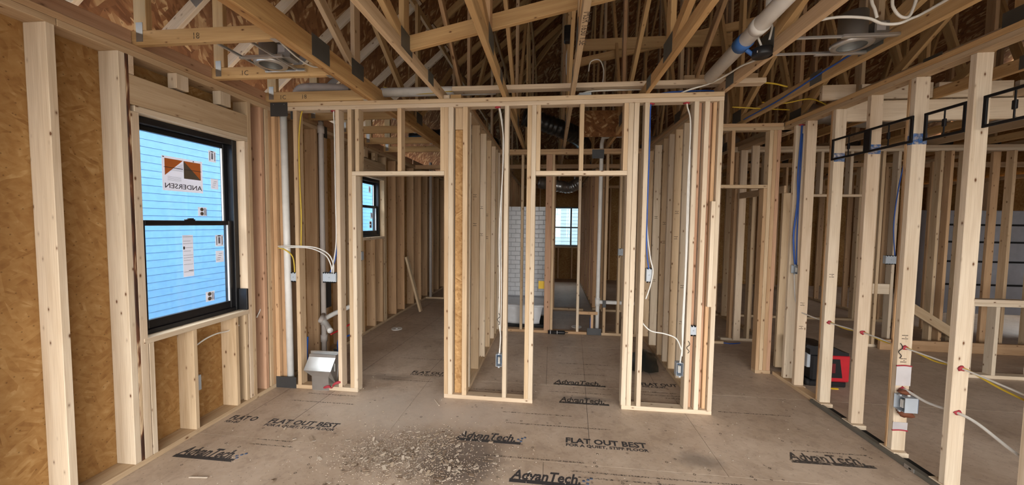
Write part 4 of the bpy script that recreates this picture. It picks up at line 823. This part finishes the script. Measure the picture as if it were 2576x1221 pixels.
bframe(2.494, 2.545, 2.80, 1, 'black frame between the two nearest right wall studs')
bframe(2.494, 2.164, 2.458, 1, 'black frame cut by the right edge of the picture')
for y in (3.220, 3.578, 2.862): bar('paint_mark', XR+.0085, XR+.008+D-.001, y-.0015, y-.0008, 2.235, 2.31, 'spray_blue', wr, 0)
bar('paint_mark', XR+.0065, XR+.0075, 2.862, 2.90, 2.235, 2.30, 'spray_blue', wr, 0)

# ------------------------------------------------------------------ things on the floor and in the rooms
def vac():
    e = empty('jobsite_vacuum', (2.86, 4.1, 0), 'red and black boxy jobsite vacuum on the floor behind the right wall', 'vacuum')
    bar('base', 2.68, 3.04, 4.03, 4.33, .0, .06, 'black_plastic', e, .01); bar('body', 2.70, 3.055, 4.032, 4.33, .055, .335, 'black_plastic', e, .018); bar('front_shell', 2.785, 3.06, 4.02, 4.31, .058, .338, 'red_plastic', e, .012)
    bm = bmesh.new(); pr = [(2.79, .300), (2.955, .300), (2.985, .105), (2.79, .105)]; 
    A = [bm.verts.new((x-2.85, 0, z-.2)) for x, z in pr]; B = [bm.verts.new((x*.8+2.85*.2-2.85, .004, z*.72+.055-.2)) for x, z in pr]
    bm.faces.new(A)
    for k in range(4): bm.faces.new((A[k], A[(k+1) % 4], B[(k+1) % 4], B[k]))
    bm.faces.new(B[::-1]); bmobj('recess_panel', bm, 'black_plastic', e, (2.85, 4.013, .2))
    bar('recess_face', 2.80, 2.915, 4.010, 4.014, .155, .255, 'red_dark', e, .004); bar('switch_plate', 2.765, 2.80, 4.006, 4.013, .14, .25, 'box_grey', e)
    bm = bmesh.new(); pf = [(2.67, .335), (3.04, .335), (3.04, .365), (2.98, .375), (2.90, .415), (2.80, .43), (2.71, .425), (2.64, .44), (2.63, .415), (2.67, .39)]
    A = [bm.verts.new((x-2.85, -.1, z-.38)) for x, z in pf]; B = [bm.verts.new((x-2.85, .2, z-.38)) for x, z in pf]; n = len(pf)
    for k in range(n): bm.faces.new((A[k], A[(k+1) % n], B[(k+1) % n], B[k]))
    bm.faces.new(A[::-1]); bm.faces.new(B); bmobj('lid', bm, 'black_plastic', e, (2.85, 4.12, .38))
    bar('latch', 2.668, 2.70, 4.05, 4.2, .19, .34, 'box_grey', e, .004)
    for y in (4.05, 4.30): lathe('caster', [(.035, -.015), (.035, .015)], 'black_rubber', e, (2.67, y, .037), 14, 'X')
vac()
tag(bar('utility_knife', 2.85, 2.93, 3.975, 3.99, 0, .012, 'yellow_paper'), 'yellow handled knife lying by the red vacuum', 'knife')
def disc(c, label):
    e = empty('floor_disc', c, label, 'disc'); lathe('rim', [(.0, .004), (.055, .004), (.075, .010), (.082, .010), (.082, 0), (0, 0)], 'pvc', e, c, 24); lathe('hub', [(.02, .004), (.02, .014), (0, .014)], 'pvc', e, c, 16)
disc((-2.355, 5.345, 0), 'white round cover lying on the floor beyond the left doorway'); disc((.42, 5.87, 0), 'white round cover lying behind the rear cross wall')
ct = empty('caulk_tube', (.12, 5.43, 0), 'black printed sealant tube lying against the rear cross wall plate', 'tube')
lathe('barrel', [(.0, -.13), (.027, -.13), (.027, .11), (.022, .12), (0, .12)], 'black_plastic', ct, (.10, 5.44, .028), 16, 'X'); lathe('nozzle', [(.010, .12), (.004, .17)], 'black_rubber', ct, (.10, 5.44, .028), 10, 'X'); lathe('label_band', [(.0275, -.10), (.0275, -.09)], 'paper', ct, (.10, 5.44, .028), 16, 'X'); lathe('label_band', [(.0275, .0), (.0275, .01)], 'paper', ct, (.10, 5.44, .028), 16, 'X')
def tarp():
    rn = random.Random(5); bm = bmesh.new(); bmesh.ops.create_grid(bm, x_segments=12, y_segments=9, size=.5)
    for v in bm.verts:
        x, y = v.co.x, v.co.y; r = max(abs(x), abs(y))
        v.co = Vector((x*.34+y*.10+rn.uniform(-.012, .012), y*.62+rn.uniform(-.012, .012), .012+max(0, .14*(1-2*abs(x-.1))*(1-1.6*abs(y-.1)))+rn.uniform(0, .02)))
    return tag(bmobj('plastic_sheet', bm, 'tarp_dark', None, (1.09, 4.42, 0), True), 'crumpled dark plastic sheet on the floor in the right bay', 'sheet')
tarp()
tag(bar('loose_panel', 2.66, 4.4, 1.3, 2.455, .0005, .012, 'lumber_red'), 'brown loose sheet lying on the floor past the nearest right stud', 'panel')
tag(beam('leaning_board', (-2.36, 6.4, .02), (-2.62, 6.38, 1.02), T, D, 'lumber', ref=(0, 1, 0)), 'board leaning against the left wall beyond the left doorway', 'board')
tag(beam('diagonal_board', (4.72, 5.44, .66), (5.40, 5.44, .22), T, .12, 'lumber', ref=(0, 0, 1)), 'board nailed diagonally across the rear studs of right room', 'board')
tag(bar('scrap_board', 2.24, 2.42, 5.33, 5.41, 0, .035, 'lumber'), 'scrap board on the floor in the far right doorway', 'board')
tag(tube('cable_scrap', [(2.42, 5.36, .008), (2.52, 5.33, .008), (2.66, 5.38, .008)], .007, 'cable_blue'), 'scrap of blue cable on the floor in the far right doorway', 'cable')
tag(bar('red_tape_case', 4.3, 4.4, 5.9, 6.0, 0, .05, 'black_plastic'), 'small dark case on the floor behind the right rear wall', 'case') if 0 else None
# tub and shower unit
tb = empty('tub_shower', (-.43, 5.9, 0), 'white tub and shower unit with moulded brick tile walls beyond the rear wall', 'bathtub')
def tub():
    bm = bmesh.new(); pr = [(0, .36), (.02, .375), (.05, .375), (.055, .35), (.03, .10), (.05, .06), (.10, .05)]
    x0, x1 = -.76, -.12; cols = []
    for k in range(13):
        t_ = k/12; x = x0+(x1-x0)*t_; ins = .05*(abs(2*t_-1)**3)
        cols.append([bm.verts.new((x+(.10*(.5-t_) if z < .12 else 0), 5.66+y+ins, z)) for y, z in pr])
    for A, B in zip(cols, cols[1:]):
        for k in range(len(pr)-1): bm.faces.new((A[k], A[k+1], B[k+1], B[k]))
    bmobj('apron', bm, 'tub_white', tb, (0, 0, 0), True)
    bar('deck', -.78, -.10, 5.70, 6.32, .33, .372, 'tub_white', tb, .01); bar('back_wall', -.80, -.08, 6.36, 6.39, .05, 1.93, 'tub_grout', tb, .01)
    bar('side_wall', -.82, -.79, 5.72, 6.36, .33, 1.93, 'tub_white', tb, .01); bar('side_wall', -.095, -.075, 5.95, 6.36, .33, 1.93, 'tub_white', tb, .01)
    zz = .39; r = 0
    while zz < 1.90:
        for k in range(-1, 5):
            a = max(-.785+k*.16+(.08 if r % 2 else 0), -.785); b_ = min(-.785+(k+1)*.16+(.08 if r % 2 else 0), -.10)
            if b_-a > .03: bar('tile', a+.003, b_-.003, 6.353, 6.361, zz, zz+.071, 'tub_white', tb, .003)
        zz += .078; r += 1
    bar('painted_base_shade', -.80, -.06, 5.74, 6.3, .0, .05, 'black_rubber', tb)  # black block stands in for the shade beneath the apron
tub()
tag(bar('warning_tag', -.188, -.0985, 5.545, 5.548, .66, .78, 'yellow_paper'), 'yellow paper tag hanging by the shower unit', 'tag')
sp = empty('shower_panel', (7.0, 7.4, 0), 'grey white shower unit back with dark ribs at the right edge', 'shower')
bar('panel', 6.0, 8.6, 6.75, 6.80, .25, 1.95, 'shower_grey', sp, .01)
for z in (.72, 1.10, 1.42, 1.70): bar('rib', 6.35, 8.5, 6.73, 6.75, z, z+.03, 'black_rubber', sp)
lg = empty('flat_lumber', (5.2, 5.0, 0), 'long brown board lying along the foot of the right rear wall', 'board'); bar('board', 4.45, 6.2, 5.39, 5.43, 0, .14, 'lumber_warm', lg); bar('board_end', 6.205, 6.24, 5.39, 5.43, 0, .14, 'lumber_warm', lg)

# ------------------------------------------------------------------ floor printing, nails, dust
def adv(x, y, w_=.53, m='print_dark', dots=True):
    text('floor_print', 'AdvanTech.', .125, m, (x, y+.014, .0005), ROT_FLOOR, fl, width=w_*.82, shear=.28, bold=.026)
    bar('floor_print', x-.005, x+w_*.90, y-.020, y+.012, .0003, .0008, m, fl, 0)
    if dots:
        for k, (dx, dy) in enumerate(((.86, .045), (.91, .06), (.95, .075), (.90, .025))): lathe('floor_print', [(0, 0), (.011, .0004), (.011, 0)], 'print_blue', fl, (x+w_*dx, y+dy, .0004), 10)
def flat(x, y, w_=.60, m='print_dark', s1='FLAT OUT BEST', s2='FOR A QUIET, STIFF FLOOR'):
    text('floor_print', s1, .088, m, (x, y+.045, .0005), ROT_FLOOR, fl, width=w_, shear=.05, bold=.03)
    text('floor_print', s2, .044, m, (x, y, .0005), ROT_FLOOR, fl, width=w_, shear=.05, bold=.028)
adv(-2.60, 2.215, .50); adv(-.70, 2.660, .55); adv(-.24, 2.262, .55); adv(1.71, 2.70, .60, 'print_faded', False); adv(.05, 3.73, .58, 'print_faded', False); adv(.10, 3.345, .50, 'print_faded', False)
flat(.133, 2.672); flat(-2.285, 2.632); flat(-2.64, 2.640, .23, 'print_dark', 'FLAT O', 'FOR A QUI'); flat(-1.50, 3.74, .60, 'print_faded'); flat(.95, 3.77, .36, 'print_dark', 'FLAT OUT', 'FOR A QUIET,')
rn = random.Random(11)
def dashes(x0, x1, y, n=1, m='print_line'): bar('floor_print', x0, x1, y-.006, y+.006, .0003, .0007, m, fl, 0)
for a, b, y in ((-2.35, -1.75, 3.05), (-2.3, -1.8, 3.2), (-2.2, -1.9, 2.46), (-2.2, -1.85, 2.40), (-.35, .5, 2.93), (-.4, .2, 3.1), (-.45, .25, 2.49), (.15, 1.5, 2.395), (.2, 1.9, 2.34), (1.2, 2.2, 2.33), (1.8, 2.3, 2.83), (1.1, 1.4, 3.55), (-1.75, -1.2, 3.6), (.0, .6, 3.55), (.9, 1.3, 3.6), (.75, 1.25, 3.66), (-.75, -.2, 3.5), (1.5, 2.1, 3.35), (.1, .7, 4.3), (.1, .6, 4.0), (-1.8, -1.2, 4.2)): dashes(a, b, y)
bm = bmesh.new()
for k in range(190):
    x, y = rn.uniform(-2.6, 2.4), rn.choice((2.25, 2.34, 2.49, 2.60, 2.80, 2.95, 3.15, 3.45, 3.7, 2.1, 4.2, 4.6))+rn.uniform(-.05, .05); r = rn.uniform(.006, .011)
    M_ = Matrix.Translation((x, y, .0007)) 
    ri = []
    for rad in (r, r*.55):
        ri.append([bm.verts.new(M_ @ Vector((rad*math.cos(q*math.pi/4), rad*math.sin(q*math.pi/4), 0))) for q in range(8)])
    for q in range(8): bm.faces.new((ri[0][q], ri[0][(q+1) % 8], ri[1][(q+1) % 8], ri[1][q]))
nm = bmobj('nail_rings', bm, 'ink_taupe', fl); nm['kind'] = 'stuff'
bm = bmesh.new()
def chip(x, y, l, w_, a, z, tilt):
    M_ = Matrix.Translation((x, y, z)) @ Matrix.Rotation(a, 4, 'Z') @ Matrix.Rotation(tilt, 4, 'Y'); h_ = .0015
    v = [bm.verts.new(M_ @ Vector((sx*l/2, sy*w_/2, sz*h_))) for sx in (-1, 1) for sy in (-1, 1) for sz in (-1, 1)]
    for f in ((0, 1, 3, 2), (4, 6, 7, 5), (0, 4, 5, 1), (2, 3, 7, 6), (0, 2, 6, 4), (1, 5, 7, 3)):
        fc = bm.faces.new([v[i] for i in f]); fc.material_index = cm
for k in range(3800):
    cx, cy, sx, sy = rn.choice(((-1.05, 2.46, .22, .10), (-1.20, 2.36, .16, .08), (-.88, 2.60, .17, .07), (-.70, 2.30, .20, .08), (-.95, 2.30, .30, .14), (-1.0, 2.5, .45, .25)))
    x, y = rn.gauss(cx, sx), rn.gauss(cy, sy); cm = 0 if rn.random() < .55 else (1 if rn.random() < .6 else 2); big = rn.random() < .045
    l = rn.uniform(.018, .04) if big else rn.uniform(.002, .010)
    chip(x, y, l, l*rn.uniform(.2, .7), rn.uniform(0, 6.3), .002+rn.random()*.006+(.004 if big else 0), rn.uniform(-.35, .35))
for k in range(260):
    cm = 0; x, y = rn.uniform(-2.5, 2.3), rn.uniform(1.9, 4.6); l = rn.uniform(.003, .009); chip(x, y, l, l*.6, rn.uniform(0, 6.3), .003, rn.uniform(-.2, .2))
o = bmobj('sawdust', bm, None, None, (0, 0, 0), mats=['chip_pale', 'chip_brown', 'cardboard']); tag(o, 'loose sawdust and wood chips scattered on the floor at the front', 'sawdust', kind='stuff')
for x, y, a, l, lb in ((-.98, 3.12, 2.2, .13, 'by the middle wall segment'), (-2.28, 2.02, .1, .12, 'near the left front corner')):
    tag(beam('wood_splinter', (x, y, .006), (x+l*math.cos(a), y+l*math.sin(a), .006), .010, .008, 'chip_pale'), 'thin wood splinter on the floor ' + lb, 'splinter')
bar('panel_offcut', -1.02, -.86, 2.40, 2.44, .001, .006, 'print_dark', fl, 0) if 0 else None
tag(tube('curled_shaving', [(-1.36, 2.20, .004), (-1.30, 2.19, .012), (-1.27, 2.23, .02), (-1.28, 2.27, .012)], .006, 'chip_brown', flat=.3), 'curled bark shaving on the floor left of the sawdust', 'shaving')
